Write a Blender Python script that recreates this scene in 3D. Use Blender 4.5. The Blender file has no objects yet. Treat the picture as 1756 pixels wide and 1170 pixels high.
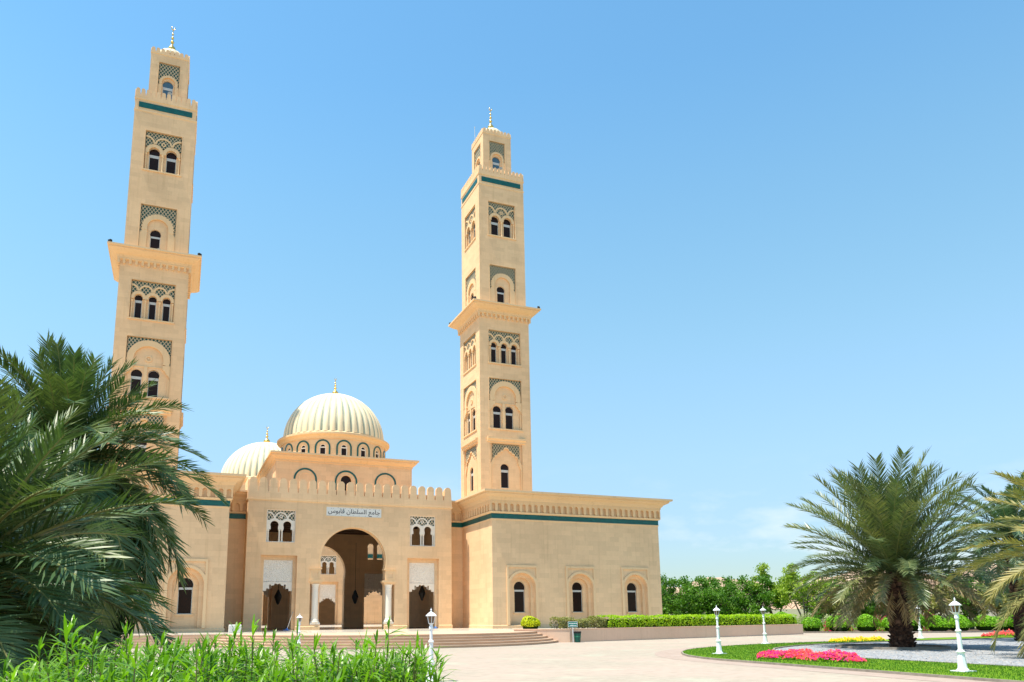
import bpy, math, random
from mathutils import Vector, Matrix
from mathutils.geometry import delaunay_2d_cdt
R = math.radians; PI = math.pi
sc = bpy.context.scene
COL = sc.collection

# ------------------------------------------------------------------ camera, sky, sun, exposure
cam_d = bpy.data.cameras.new("camera"); cam = bpy.data.objects.new("camera", cam_d); COL.objects.link(cam)
sc.camera = cam
YAW, PITCH, ROLL = 0.366108, 0.174222, -0.006999
F = Vector((math.sin(YAW)*math.cos(PITCH), math.cos(YAW)*math.cos(PITCH), math.sin(PITCH)))
RR = Vector((math.cos(YAW), -math.sin(YAW), 0)); UU = RR.cross(F)
R2 = RR*math.cos(ROLL)+UU*math.sin(ROLL); U2 = -RR*math.sin(ROLL)+UU*math.cos(ROLL)
HC = 1.728
cam.matrix_world = Matrix(((R2.x, U2.x, -F.x, 0), (R2.y, U2.y, -F.y, 0), (R2.z, U2.z, -F.z, HC), (0, 0, 0, 1)))
cam_d.sensor_width = 36; cam_d.lens = 26.0928; cam_d.shift_x = 0.045927; cam_d.shift_y = 0.14203
cam_d.clip_start = 0.1; cam_d.clip_end = 4000

SUN = Vector((-0.345, -0.03, 0.935)).normalized()
w = bpy.data.worlds.new("World"); sc.world = w; w.use_nodes = True
nt = w.node_tree; bg = nt.nodes['Background']
sky = nt.nodes.new('ShaderNodeTexSky'); sky.sky_type = 'NISHITA'; sky.sun_disc = False
sky.sun_elevation = math.asin(SUN.z); sky.sun_rotation = math.atan2(SUN.x, SUN.y)
sky.air_density = 1.0; sky.dust_density = 0.15; sky.ozone_density = 1.6
# faint cumulus low over the horizon
tc = nt.nodes.new('ShaderNodeTexCoord'); sep = nt.nodes.new('ShaderNodeSeparateXYZ'); nt.links.new(tc.outputs['Generated'], sep.inputs[0])
mp = nt.nodes.new('ShaderNodeMapping'); mp.inputs['Scale'].default_value = (5.0, 5.0, 13.0); mp.inputs['Location'].default_value = (1.3, 0.2, 0.4)
nt.links.new(tc.outputs['Generated'], mp.inputs[0])
nz = nt.nodes.new('ShaderNodeTexNoise'); nz.inputs['Scale'].default_value = 1.3; nz.inputs['Detail'].default_value = 7; nz.inputs['Roughness'].default_value = .55
nt.links.new(mp.outputs[0], nz.inputs['Vector'])
r1 = nt.nodes.new('ShaderNodeMapRange'); r1.inputs['From Min'].default_value = .5; r1.inputs['From Max'].default_value = .72; nt.links.new(nz.outputs['Fac'], r1.inputs['Value'])
r2 = nt.nodes.new('ShaderNodeMapRange'); r2.inputs['From Min'].default_value = .2; r2.inputs['From Max'].default_value = .07; nt.links.new(sep.outputs['Z'], r2.inputs['Value'])
m1 = nt.nodes.new('ShaderNodeMath'); m1.operation = 'MULTIPLY'; nt.links.new(r1.outputs[0], m1.inputs[0]); nt.links.new(r2.outputs[0], m1.inputs[1])
m2 = nt.nodes.new('ShaderNodeMath'); m2.operation = 'MULTIPLY'; m2.inputs[1].default_value = .7; nt.links.new(m1.outputs[0], m2.inputs[0])
mx = nt.nodes.new('ShaderNodeMix'); mx.data_type = 'RGBA'; nt.links.new(m2.outputs[0], mx.inputs['Factor']); nt.links.new(sky.outputs[0], mx.inputs[6]); mx.inputs[7].default_value = (4.6, 4.8, 5.0, 1)
cr = nt.nodes.new('ShaderNodeValToRGB'); nt.links.new(sep.outputs['Z'], cr.inputs[0]); cr.color_ramp.interpolation = 'B_SPLINE'
for i, (p_, c_) in enumerate(((0.0, (.27, .30, .33)), (.08, (.34, .38, .40)), (.2, (.59, .62, .62)), (.34, (.70, .81, .67)), (.5, (.66, .88, .78)), (.62, (.56, .84, .82)), (1.0, (.48, .80, .82)))):
    e_ = cr.color_ramp.elements[i] if i < 2 else cr.color_ramp.elements.new(p_)
    e_.position = p_; e_.color = (*c_, 1)
vm = nt.nodes.new('ShaderNodeVectorMath'); vm.operation = 'MULTIPLY'; vm.inputs[1].default_value = (1.40, 1.40, 1.40); nt.links.new(cr.outputs[0], vm.inputs[0])
vm2 = nt.nodes.new('ShaderNodeVectorMath'); vm2.operation = 'MULTIPLY'; nt.links.new(vm.outputs[0], vm2.inputs[0]); nt.links.new(sky.outputs[0], vm2.inputs[1]); nt.links.new(vm2.outputs[0], mx.inputs[6])
nt.links.new(mx.outputs[2], bg.inputs['Color']); bg.inputs['Strength'].default_value = 0.15

sl = bpy.data.lights.new("sun", 'SUN'); sl.energy = 4.9; sl.angle = R(0.55); sl.color = (1.0, .93, .81)
so = bpy.data.objects.new("sun", sl); COL.objects.link(so); so.rotation_euler = SUN.to_track_quat('Z', 'Y').to_euler()
sc.view_settings.view_transform = 'Standard'; sc.view_settings.look = 'None'; sc.view_settings.gamma = 1
sc.view_settings.exposure = 0.68
sc.cycles.max_bounces = 8; sc.cycles.diffuse_bounces = 5; sc.cycles.transparent_max_bounces = 8

# ------------------------------------------------------------------ geometry helpers
def pip(x, y, P):
    c = False; n = len(P); j = n-1
    for i in range(n):
        xi, yi = P[i]; xj, yj = P[j]
        if (yi > y) != (yj > y) and x < (xj-xi)*(y-yi)/(yj-yi)+xi: c = not c
        j = i
    return c
class MB:
    def __init__(s): s.v = []; s.f = []; s.m = []; s.mi = 0; s.fn = None; s.flip = False
    def V(s, p):
        p = tuple(p)
        s.v.append(s.fn(p) if s.fn else p); return len(s.v)-1
    def Fc(s, idx):
        s.f.append(tuple(reversed(idx)) if s.flip else tuple(idx)); s.m.append(s.mi)
    def box(s, x0, x1, y0, y1, z0, z1):
        a = [s.V(p) for p in ((x0,y0,z0),(x1,y0,z0),(x1,y1,z0),(x0,y1,z0),(x0,y0,z1),(x1,y0,z1),(x1,y1,z1),(x0,y1,z1))]
        for q in ((0,3,2,1),(4,5,6,7),(0,1,5,4),(1,2,6,5),(2,3,7,6),(3,0,4,7)): s.Fc([a[i] for i in q])
        return s
    def plate(s, outer, holes=(), y0=0, y1=.1, mp=None, back=True):
        """flat piece in the X-Z plane, y0 the front, with holes; mp maps (x,y,z)"""
        mp = mp or (lambda x, y, z: (x, y, z))
        loops = [list(outer)]+[list(h) for h in holes]
        pts = []; ed = []
        for L in loops:
            b = len(pts); n = len(L); pts += [Vector(p) for p in L]; ed += [(b+i, b+(i+1) % n) for i in range(n)]
        vo, eo, fo, _, _, _ = delaunay_2d_cdt(pts, ed, [], 0, 1e-6)
        keep = []
        for f in fo:
            cx = sum(vo[i].x for i in f)/len(f); cy = sum(vo[i].y for i in f)/len(f)
            if pip(cx, cy, loops[0]) and not any(pip(cx, cy, h) for h in loops[1:]): keep.append(f)
        fr = [s.V(mp(p.x, y0, p.y)) for p in vo]
        for f in keep: s.Fc([fr[i] for i in f])
        if back:
            bk = [s.V(mp(p.x, y1, p.y)) for p in vo]
            for f in keep: s.Fc([bk[i] for i in reversed(f)])
        for k, L in enumerate(loops):
            area = sum(L[i][0]*L[(i+1) % len(L)][1]-L[(i+1) % len(L)][0]*L[i][1] for i in range(len(L)))
            if (area > 0) != (k == 0): L = L[::-1]
            n = len(L); a = [s.V(mp(p[0], y0, p[1])) for p in L]; b = [s.V(mp(p[0], y1, p[1])) for p in L]
            for i in range(n):
                j = (i+1) % n; s.Fc([a[i], b[i], b[j], a[j]])
        return s
    def lathe(s, prof, cx=0, cy=0, n=24, rf=None):
        rings = []
        for r, z in prof:
            rings.append([s.V((cx+r*(rf(i, n) if rf else 1)*math.cos(2*PI*i/n), cy+r*(rf(i, n) if rf else 1)*math.sin(2*PI*i/n), z)) for i in range(n)])
        for a, b in zip(rings, rings[1:]):
            for i in range(n):
                j = (i+1) % n; s.Fc([a[i], a[j], b[j], b[i]])
        s.Fc(rings[0][::-1]); s.Fc(rings[-1]); return s
    def tube(s, pts, rad, n=6):
        rings = []
        for k, p in enumerate(pts):
            p = Vector(p); q = Vector(pts[min(k+1, len(pts)-1)]); o = Vector(pts[max(k-1, 0)]); d = (q-o).normalized()
            a = d.orthogonal().normalized() if k == 0 else (a-d*a.dot(d)).normalized(); b = d.cross(a)
            r = rad[k] if isinstance(rad, (list, tuple)) else rad
            rings.append([s.V(p+a*(r*math.cos(2*PI*i/n))+b*(r*math.sin(2*PI*i/n))) for i in range(n)])
        for A, B in zip(rings, rings[1:]):
            for i in range(n):
                j = (i+1) % n; s.Fc([A[i], A[j], B[j], B[i]])
        s.Fc(rings[0][::-1]); s.Fc(rings[-1]); return s
    def sweep(s, path, prof, closed=True):
        """profile of (outward offset, z) mitred along a plan path whose outside is on the right"""
        n = len(path); ns = []
        for i in range(n if closed else n-1):
            p, q = Vector(path[i]), Vector(path[(i+1) % n]); d = (q-p).normalized(); ns.append(Vector((d.y, -d.x)))
        off = []
        for i in range(n):
            if closed: a, b = ns[i-1], ns[i]
            else: a = ns[max(i-1, 0)]; b = ns[min(i, n-2)]
            off.append((a+b)/(1+a.dot(b)))
        rows = [[s.V((path[i][0]+off[i].x*o, path[i][1]+off[i].y*o, z)) for i in range(n)] for o, z in prof]
        for A, B in zip(rows, rows[1:]):
            for i in range(n if closed else n-1):
                j = (i+1) % n; s.Fc([A[i], A[j], B[j], B[i]])
        if not closed:
            s.Fc([r[0] for r in rows][::-1]); s.Fc([r[-1] for r in rows])
        return s
def seg(p, q, out=0.0):
    """mapping along a wall from p to q: s along, y inward, z up"""
    p = Vector(p); q = Vector(q); d = (q-p).normalized(); nn = Vector((d.y, -d.x))
    return lambda x, y, z: (p.x+d.x*x-nn.x*(y-out), p.y+d.y*x-nn.y*(y-out), z)
def arc(cx, cz, r, a0, a1, n=20):
    return [(cx+r*math.cos(R(a0+(a1-a0)*i/n)), cz+r*math.sin(R(a0+(a1-a0)*i/n))) for i in range(n+1)]
def horse(cx, cz, r, hw, zb, n=20):
    """round horseshoe opening with straight jambs hw down to zb"""
    a = math.degrees(math.acos(min(1, hw/r)))
    return [(cx-hw, zb)]+arc(cx, cz, r, 180+a, -a, n)+[(cx+hw, zb)]
def annulus(cx, cz, r0, r1, a0, a1, n=20):
    return arc(cx, cz, r1, a0, a1, n)+arc(cx, cz, r0, a1, a0, n)
def rect(x0, x1, z0, z1): return [(x0, z0), (x1, z0), (x1, z1), (x0, z1)]
def lobed(P, bul=.45, n=5):
    """chain of small arcs bulging to the left of travel"""
    out = [P[0]]
    for (x0, z0), (x1, z1) in zip(P, P[1:]):
        dx, dz = x1-x0, z1-z0
        for i in range(1, n+1):
            t = i/n; b = math.sin(PI*t)*bul
            out.append((x0+dx*t-dz*b, z0+dz*t+dx*b))
    return out
def mirror_path(P):   # left half (x<=0, going up to the tip) -> whole
    return P+[(-x, z) for x, z in reversed(P) if abs(x) > 1e-6]

WL = {}
def place(o, loc, parent=None):
    loc = Vector(loc); WL[o.name] = loc
    o.location = loc-(WL[parent.name] if parent else Vector((0, 0, 0)))
    if parent: o.parent = parent
def mesh(name, mb, mats, smooth=False, recalc=False):
    me = bpy.data.meshes.new(name); me.from_pydata(mb.v, [], mb.f)
    for m in (mats if isinstance(mats, (list, tuple)) else [mats]): me.materials.append(m)
    if any(mb.m): me.polygons.foreach_set('material_index', mb.m)
    if smooth: me.polygons.foreach_set('use_smooth', [True]*len(mb.f))
    me.update(); return me
def obj(name, mb, mats, parent=None, world=True, loc=None, smooth=False, rz=0):
    """one mesh object; world=True: vertices are world coordinates and the origin goes to the parent (or loc)"""
    org = Vector(loc) if loc is not None else (WL[parent.name] if parent and world else Vector((0, 0, 0)))
    if world: mb.v = [(x-org.x, y-org.y, z-org.z) for x, y, z in mb.v]
    o = bpy.data.objects.new(name, mb if isinstance(mb, bpy.types.Mesh) else mesh(name, mb, mats, smooth)); COL.objects.link(o)
    place(o, org if world else (Vector(loc) if loc is not None else (WL[parent.name] if parent else (0, 0, 0))), parent)
    o.rotation_euler.z = rz
    return o
def inst(name, me, parent, local, rz=0.0, rot=None, scale=1.0):
    o = bpy.data.objects.new(name, me); COL.objects.link(o); o.parent = parent; o.location = local
    o.rotation_euler = rot if rot else (0, 0, rz); o.scale = (scale,)*3
    return o
def tag(o, label=None, cat=None, group=None, kind=None):
    for k, v in (('label', label), ('category', cat), ('group', group), ('kind', kind)):
        if v: o[k] = v
    return o
def thing(name, label, cat, loc=(0, 0, 0), group=None):
    o = bpy.data.objects.new(name, None); COL.objects.link(o); o.empty_display_size = .3
    place(o, loc); return tag(o, label, cat, group)
def struct(name, mb, m, smooth=False): return tag(obj(name, mb, m, smooth=smooth, world=False), kind='structure')
def copy_thing(root, loc, rz=0, label=None, scale=1.0):
    c = root.copy(); COL.objects.link(c); c.location = loc; c.rotation_euler.z = rz; c.scale = (scale,)*3; WL[c.name] = Vector(loc)
    for ch in root.children:
        d = ch.copy(); COL.objects.link(d); d.parent = c
        for g in ch.children:
            e = g.copy(); COL.objects.link(e); e.parent = d
    if label: c['label'] = label
    return c

# ------------------------------------------------------------------ materials
def mat(name, col, rough=.8, metal=0, spec=.3):
    m = bpy.data.materials.new(name); m.use_nodes = True; b = m.node_tree.nodes['Principled BSDF']
    b.inputs['Base Color'].default_value = (*col, 1); b.inputs['Roughness'].default_value = rough
    b.inputs['Metallic'].default_value = metal; b.inputs['Specular IOR Level'].default_value = spec
    return m
class N:
    def __init__(s, m): s.m = m; s.t = m.node_tree; s.b = s.t.nodes['Principled BSDF']
    def n(s, typ, ins=None, **kw):
        o = s.t.nodes.new('ShaderNode'+typ)
        for k, v in kw.items(): setattr(o, k, v)
        for k, v in (ins or {}).items():
            if isinstance(v, bpy.types.NodeSocket): s.t.links.new(v, o.inputs[k])
            else: o.inputs[k].default_value = v
        return o
    def math(s, op, a, b=0.0, c=0.0):
        return s.n('Math', {0: a, 1: b, 2: c}, operation=op).outputs[0]
    def mix(s, f, a, b, typ='MIX'):
        a = (*a, 1) if isinstance(a, tuple) and len(a) == 3 else a; b = (*b, 1) if isinstance(b, tuple) and len(b) == 3 else b
        return s.n('Mix', {0: f, 6: a, 7: b}, data_type='RGBA', blend_type=typ).outputs[2]
    def pos(s): return s.n('NewGeometry').outputs['Position']
    def noise(s, scale, detail=4, vec=None, rough=.5, col=False):
        i = {'Scale': scale, 'Detail': detail, 'Roughness': rough, 'Vector': vec or s.pos()}
        return s.n('TexNoise', i).outputs['Color' if col else 'Fac']
    def rng(s, v, a, b, c=0.0, d=1.0): return s.n('MapRange', {'Value': v, 'From Min': a, 'From Max': b, 'To Min': c, 'To Max': d}).outputs[0]
    def wallvec(s):
        g = s.n('NewGeometry'); p = s.n('SeparateXYZ', {0: g.outputs['Position']}); q = s.n('SeparateXYZ', {0: g.outputs['True Normal']})
        side = s.math('GREATER_THAN', s.math('ABSOLUTE', q.outputs[0]), .7)
        u = s.math('ADD', s.math('MULTIPLY', p.outputs[0], s.math('SUBTRACT', 1.0, side)), s.math('MULTIPLY', p.outputs[1], side))
        return u, p.outputs[2], s.n('CombineXYZ', {0: u, 1: p.outputs[2], 2: 0.0}).outputs[0]
    def col(s, c): s.t.links.new(c, s.b.inputs['Base Color'])
    def bump(s, h, st=.2, d=.02): s.t.links.new(s.n('Bump', {'Strength': st, 'Distance': d, 'Height': h}).outputs[0], s.b.inputs['Normal'])

def stone_mat(name, base, joints=True, var=.10, streak=.08):
    m = mat(name, base, .85, 0, .25); k = N(m); u, z, v = k.wallvec()
    c = k.n('RGB').outputs[0]; c.default_value = (*base, 1)
    dark = tuple(x*(1-var*1.5) for x in base)+(1,); light = tuple(min(1, x*(1+var)) for x in base)+(1,)
    h = None
    if joints:
        br = k.n('TexBrick', {'Vector': v, 'Color1': light, 'Color2': dark, 'Mortar': tuple(x*.8 for x in base)+(1,), 'Scale': 1.0, 'Mortar Size': .006, 'Mortar Smooth': .6, 'Bias': -.15, 'Brick Width': .9, 'Row Height': .42}, offset=.5)
        c = k.mix(.5, c, br.outputs['Color']); h = br.outputs['Fac']
    n1 = k.noise(.35, 5, k.n('Mapping', {'Vector': k.pos(), 'Scale': (1, 1, .6)}).outputs[0]); c = k.mix(k.rng(n1, .35, .7), c, k.mix(1.0, c, (1-var, 1-var*1.1, 1-var*1.2), 'MULTIPLY'))
    n2 = k.noise(6, 6); c = k.mix(k.rng(n2, .4, .75, 0, .5), c, k.mix(1.0, c, (1-var*.8, 1-var*.9, 1-var), 'MULTIPLY'))
    if streak:
        st = k.noise(1.0, 5, k.n('Mapping', {'Vector': k.pos(), 'Scale': (4.5, 4.5, .22)}).outputs[0])
        c = k.mix(k.rng(st, .56, .8, 0, .8), c, k.mix(1.0, c, (1-streak*2, 1-streak*2.2, 1-streak*2.6), 'MULTIPLY'))
    k.col(c)
    hn = k.noise(28, 4)
    if h is not None: hn = k.math('SUBTRACT', k.math('MULTIPLY', hn, .5), k.math('MULTIPLY', h, 1.0))
    k.bump(hn, .35, .01)
    return m
M = {}
M['stone'] = stone_mat('sandstone_wall', (.81, .55, .315))
M['trim'] = stone_mat('sandstone_trim', (.81, .56, .315), False, .07, .1)
M['cornice'] = stone_mat('ochre_cornice', (.77, .54, .31), False, .06, .1)
M['white'] = stone_mat('white_plaster', (.84, .76, .64), False, .04, .04)
M['step'] = stone_mat('pinkish_step_stone', (.58, .41, .28), True, .09, 0)
M['stucco'] = stone_mat('planter_stucco', (.80, .56, .40), False, .1, .1)
m = M['carved'] = mat('carved_plaster', (.80, .70, .57), .9); k = N(m); u, z, v = k.wallvec()
vo = k.n('TexVoronoi', {'Vector': v, 'Scale': 9.0}); no = k.noise(16, 3, v)
hh = k.math('ADD', vo.outputs['Distance'], no); k.bump(hh, 1.0, .06); k.col(k.mix(k.rng(hh, .4, 1.1), (.78, .70, .58), (.88, .81, .70)))
m = M['teal'] = mat('teal_tile', (.003, .085, .075), .35, 0, .4); k = N(m); u, z, v = k.wallvec()
br = k.n('TexBrick', {'Vector': v, 'Color1': (.002, .075, .066, 1), 'Color2': (.006, .11, .095, 1), 'Mortar': (.02, .1, .09, 1), 'Scale': 1.0, 'Mortar Size': .004, 'Brick Width': .3, 'Row Height': .15}); k.col(br.outputs['Color'])
def lattice_mat(name, cell, line, tile=(.006, .055, .04)):
    m = mat(name, tile, .6); k = N(m); u, z, v = k.wallvec()
    a = k.math('FRACT', k.math('MULTIPLY', k.math('ADD', u, k.math('MULTIPLY', z, .72)), 1/cell)); b = k.math('FRACT', k.math('MULTIPLY', k.math('SUBTRACT', u, k.math('MULTIPLY', z, .72)), 1/cell))
    la = k.math('GREATER_THAN', k.math('ABSOLUTE', k.math('SUBTRACT', a, .5)), .5-.14); lb = k.math('GREATER_THAN', k.math('ABSOLUTE', k.math('SUBTRACT', b, .5)), .5-.14)
    f = k.math('MAXIMUM', la, lb); k.col(k.mix(f, tile, line)); k.bump(f, .6, .03); return m
M['lattice'] = lattice_mat('diamond_lattice', .31, (.52, .40, .25), (.008, .06, .045))
M['lattice_fine'] = lattice_mat('diamond_lattice_small', .27, (.62, .50, .36), (.004, .045, .035))
M['glass'] = mat('dark_window_glass', (.022, .012, .009), .12, 0, .12)
M['skyglass'] = mat('sky_toned_window_glass', (.05, .10, .14), .06, 0, .8)  # blue of the sky in the panes put into the base colour
M['frame'] = mat('aluminium_frame', (.55, .54, .5), .45, .2)
M['gold'] = mat('gilded_metal', (.78, .50, .13), .28, .85)
m = M['dome'] = mat('cream_dome_paint', (.74, .66, .47), .6, 0, .3); k = N(m)
n1 = k.noise(.8, 5, k.n('Mapping', {'Vector': k.pos(), 'Scale': (1, 1, .35)}).outputs[0]); k.col(k.mix(k.rng(n1, .35, .7), (.86, .72, .47), (.79, .63, .40)))
m = M['groove'] = mat('dome_groove_patina', (.42, .48, .38), .7, 0, .2); k = N(m)
n1 = k.noise(.8, 5, k.n('Mapping', {'Vector': k.pos(), 'Scale': (1.5, 1.5, .3)}).outputs[0]); k.col(k.mix(k.rng(n1, .35, .65), (.34, .38, .29), (.62, .56, .40)))
M['black'] = mat('black_metal', (.02, .02, .02), .5)
M['ink'] = mat('sign_ink', (.03, .03, .035), .6)
M['board'] = mat('sign_marble', (.72, .70, .64), .6)
M['wpaint'] = mat('white_enamel', (.82, .84, .86), .35, 0, .5)
M['lampglass'] = mat('smoked_lamp_glass', (.16, .09, .05), .15, 0, .5)
m = M['terrace'] = mat('polished_terrace_stone', (.62, .56, .47), .22, 0, .5); k = N(m)
br = k.n('TexBrick', {'Vector': k.pos(), 'Color1': (.64, .58, .49, 1), 'Color2': (.57, .50, .41, 1), 'Mortar': (.42, .36, .28, 1), 'Scale': 1.0, 'Mortar Size': .006, 'Brick Width': .6, 'Row Height': .6}, offset=0.0); k.col(br.outputs['Color'])
M['porchfloor'] = mat('shade_darkened_floor', (.11, .07, .045), .15, 0, .5); M['wood'] = mat('shade_darkened_timber', (.10, .055, .03), .7)  # porch shade put into the dark colours of floor and ceiling
m = M['paver'] = mat('block_paving', (.5, .42, .33), .85, 0, .25); k = N(m)
br = k.n('TexBrick', {'Vector': k.pos(), 'Color1': (.395, .34, .265, 1), 'Color2': (.34, .29, .225, 1), 'Mortar': (.34, .29, .22, 1), 'Scale': 1.0, 'Mortar Size': .005, 'Mortar Smooth': .5, 'Brick Width': .22, 'Row Height': .11})
n1 = k.noise(.22, 4); n2 = k.noise(2.2, 5, k.n('Mapping', {'Vector': k.pos(), 'Scale': (1, 1.6, 1)}).outputs[0]); n3 = k.noise(.55, 3, k.n('Mapping', {'Vector': k.pos(), 'Location': (7, 3, 1)}).outputs[0])
c = k.mix(k.rng(n1, .4, .62, 0, .85), br.outputs['Color'], (.42, .325, .26)); c = k.mix(k.rng(n2, .48, .72, 0, .75), c, (.30, .25, .195)); c = k.mix(k.rng(n3, .56, .68, 0, .6), c, (.385, .385, .29))
k.col(c); k.bump(br.outputs['Fac'], -.3, .005)
m = M['border'] = mat('pinkish_paving_band', (.45, .33, .27), .85, 0, .25); k = N(m)
br = k.n('TexBrick', {'Vector': k.pos(), 'Color1': (.38, .29, .235, 1), 'Color2': (.33, .25, .2, 1), 'Mortar': (.33, .25, .2, 1), 'Scale': 1.0, 'Mortar Size': .006, 'Brick Width': .22, 'Row Height': .11}); k.col(k.mix(k.rng(k.noise(1.2, 5), .4, .7, 0, .5), br.outputs['Color'], (.42, .34, .28)))
m = M['kerb'] = mat('concrete_kerb', (.42, .38, .32), .9); k = N(m); k.col(k.mix(k.rng(k.noise(5, 5), .35, .7), (.30, .26, .21), (.20, .17, .14)))
m = M['grass'] = mat('lawn', (.1, .2, .03), .9, 0, .15); k = N(m)
c = k.mix(k.rng(k.noise(45, 3), .3, .7), (.085, .19, .003), (.20, .37, .010)); c = k.mix(k.rng(k.noise(1.1, 6, rough=.65), .45, .72, 0, .7), c, (.22, .31, .025)); c = k.mix(k.rng(k.noise(.6, 3), .55, .7, 0, .5), c, (.08, .20, .008)); k.col(c); k.bump(k.noise(70, 3), .9, .04)
m = M['gravel'] = mat('grey_gravel', (.3, .31, .32), .9, 0, .2); k = N(m)
vo = k.n('TexVoronoi', {'Vector': k.pos(), 'Scale': 16.0}); sp = k.n('SeparateXYZ', {0: vo.outputs['Color']})
c = k.mix(sp.outputs[0], (.11, .13, .155), (.42, .435, .45)); c = k.mix(k.rng(sp.outputs[1], .8, .9), c, (.42, .34, .26)); k.col(k.mix(k.rng(k.noise(1.5, 4), .45, .7, 0, .4), c, (.19, .205, .225))); k.bump(vo.outputs['Distance'], -1.0, .06)
m = M['soil'] = mat('dark_soil', (.09, .06, .04), .95); k = N(m); k.col(k.mix(k.rng(k.noise(7, 6), .35, .7), (.05, .035, .025), (.17, .115, .07))); k.bump(k.noise(25, 5), .8, .05)
m = M['sand'] = mat('sandy_ground', (.4, .3, .2), .95); k = N(m); k.col(k.mix(k.rng(k.noise(.15, 6), .35, .7), (.46, .36, .24), (.30, .24, .14))); k.bump(k.noise(3, 6), .5, .05)
m = M['hill'] = mat('bare_rocky_hillside', (.4, .28, .2), .95); k = N(m); k.col(k.mix(k.rng(k.noise(.03, 8, rough=.65), .35, .7), (.50, .35, .24), (.33, .22, .15))); k.bump(k.noise(.1, 8), 1.0, 2.0)
M['farwall'] = stone_mat('whitewashed_wall', (.62, .55, .46), False, .1, .1)
m = M['trunk'] = mat('palm_trunk_fibre', (.07, .035, .02), .9, 0, .2); k = N(m)
k.col(k.mix(k.rng(k.noise(9, 5), .4, .75), (.028, .013, .009), (.15, .075, .045))); k.bump(k.noise(30, 4), .8, .03)
m = M['boot'] = mat('cut_frond_base', (.16, .08, .045), .85, 0, .2); k = N(m); k.col(k.mix(k.rng(k.noise(4, 4), .4, .7), (.05, .022, .014), (.24, .13, .08)))
m = M['bark'] = mat('grey_bark', (.16, .13, .1), .9); k = N(m); k.col(k.mix(k.rng(k.noise(12, 5), .4, .7), (.10, .08, .06), (.24, .2, .16)))
def leaf_mat(name, a, b, trans=.25, rough=.5, spec=.35, scale=1.5, objvar=.0):
    """leaf blades: colour varies over the plant, some light passes through"""
    m = mat(name, a, rough, 0, spec); k = N(m)
    c = k.mix(k.rng(k.noise(scale, 3), .35, .68), a, b)
    ri = k.n('NewGeometry').outputs['Random Per Island']; c = k.mix(k.rng(ri, 0, 1, 0, .55), c, k.mix(1.0, c, (1.5, 1.35, 1.2), 'MULTIPLY'))
    if objvar:
        oi = k.n('ObjectInfo').outputs['Random']; c = k.mix(k.rng(oi, .3, 1, 0, objvar), c, k.mix(1.0, c, (1.7, 1.25, .9), 'MULTIPLY'))
    k.col(c)
    tr = k.n('BsdfTranslucent', {'Color': k.mix(1.0, c, (1.3, 1.5, .6), 'MULTIPLY')})
    ms = k.n('MixShader', {0: trans}); k.t.links.new(k.b.outputs[0], ms.inputs[1]); k.t.links.new(tr.outputs[0], ms.inputs[2])
    k.t.links.new(ms.outputs[0], k.t.nodes['Material Output'].inputs['Surface']); return m
M['palm_dark'] = leaf_mat('palm_leaflets_dark', (.036, .085, .028), (.095, .155, .055), .16, .42, .35, .9, .6)
M['palm_olive'] = leaf_mat('palm_leaflets_olive', (.07, .115, .045), (.155, .19, .085), .18, .4, .5, 1.2, .5)
M['palm_yellow'] = leaf_mat('palm_leaflets_yellowing', (.15, .17, .055), (.30, .27, .10), .2, .5, .4, .8, .3)
M['palm_blue'] = leaf_mat('palm_leaflets_bluegreen', (.05, .11, .065), (.10, .16, .085), .2, .4, .5, .8, .3)
M['palm_low'] = leaf_mat('palm_leaflets_old', (.15, .13, .06), (.24, .19, .09), .15, .5, .35, .8, .4)
M['palm_dead'] = leaf_mat('palm_leaflets_dry', (.30, .20, .10), (.40, .28, .15), .2, .8, .2, .8)
M['rachis'] = mat('palm_rachis', (.22, .22, .07), .5)
M['dates'] = mat('date_stalks', (.42, .24, .04), .6)
M['shrub'] = leaf_mat('oleander_leaves', (.085, .21, .012), (.20, .37, .022), .4, .35, .5, 3.0)
M['shrub_dark'] = leaf_mat('dark_oleander_leaves', (.035, .13, .012), (.08, .22, .02), .3, .4, .4, 3.0)  # darker leaf tone, used more often lower on the stems
M['stem'] = mat('green_brown_stem', (.17, .15, .06), .7)
M['hedge'] = leaf_mat('hedge_leaves', (.24, .42, .006), (.38, .55, .01), .35, .5, .35, 2.0)
M['hedge_yellow'] = leaf_mat('golden_hedge_leaves', (.46, .52, .006), (.55, .58, .01), .35, .5, .35, 2.0)
M['hedge_core'] = mat('hedge_dark_core', (.02, .045, .008), 1.0, 0, 0)  # solid, nearly black green core behind the leaf shell
M['bush'] = leaf_mat('clipped_bush_leaves', (.12, .32, .008), (.24, .46, .012), .3, .5, .35, 2.5)
M['tree_a'] = leaf_mat('acacia_leaves', (.055, .15, .014), (.12, .25, .025), .3, .5, .3, .5)
M['tree_b'] = leaf_mat('light_tree_leaves', (.16, .27, .02), (.26, .36, .04), .3, .5, .3, .5)
M['tree_c'] = leaf_mat('dry_tree_leaves', (.20, .22, .06), (.28, .27, .1), .3, .5, .3, .5)
M['pink'] = leaf_mat('coral_pink_petals', (.75, .07, .10), (.80, .16, .13), .3, .6, .2, 3.0)
M['magenta'] = leaf_mat('magenta_petals', (.60, .02, .28), (.65, .04, .22), .3, .6, .2, 3.0)
M['yellow'] = leaf_mat('yellow_petals', (.75, .52, .01), (.78, .62, .03), .3, .6, .2, 3.0)
M['bougain'] = leaf_mat('bougainvillea_bracts', (.50, .03, .10), (.42, .02, .14), .3, .6, .2, 1.0)
M['pale'] = leaf_mat('pale_shrub_leaves', (.24, .32, .12), (.38, .42, .22), .3, .6, .2, 1.0)
M['bingreen'] = mat('green_plastic', (.012, .10, .07), .5)
M['signgreen'] = mat('green_sign_paint', (.0, .17, .13), .4)
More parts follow.
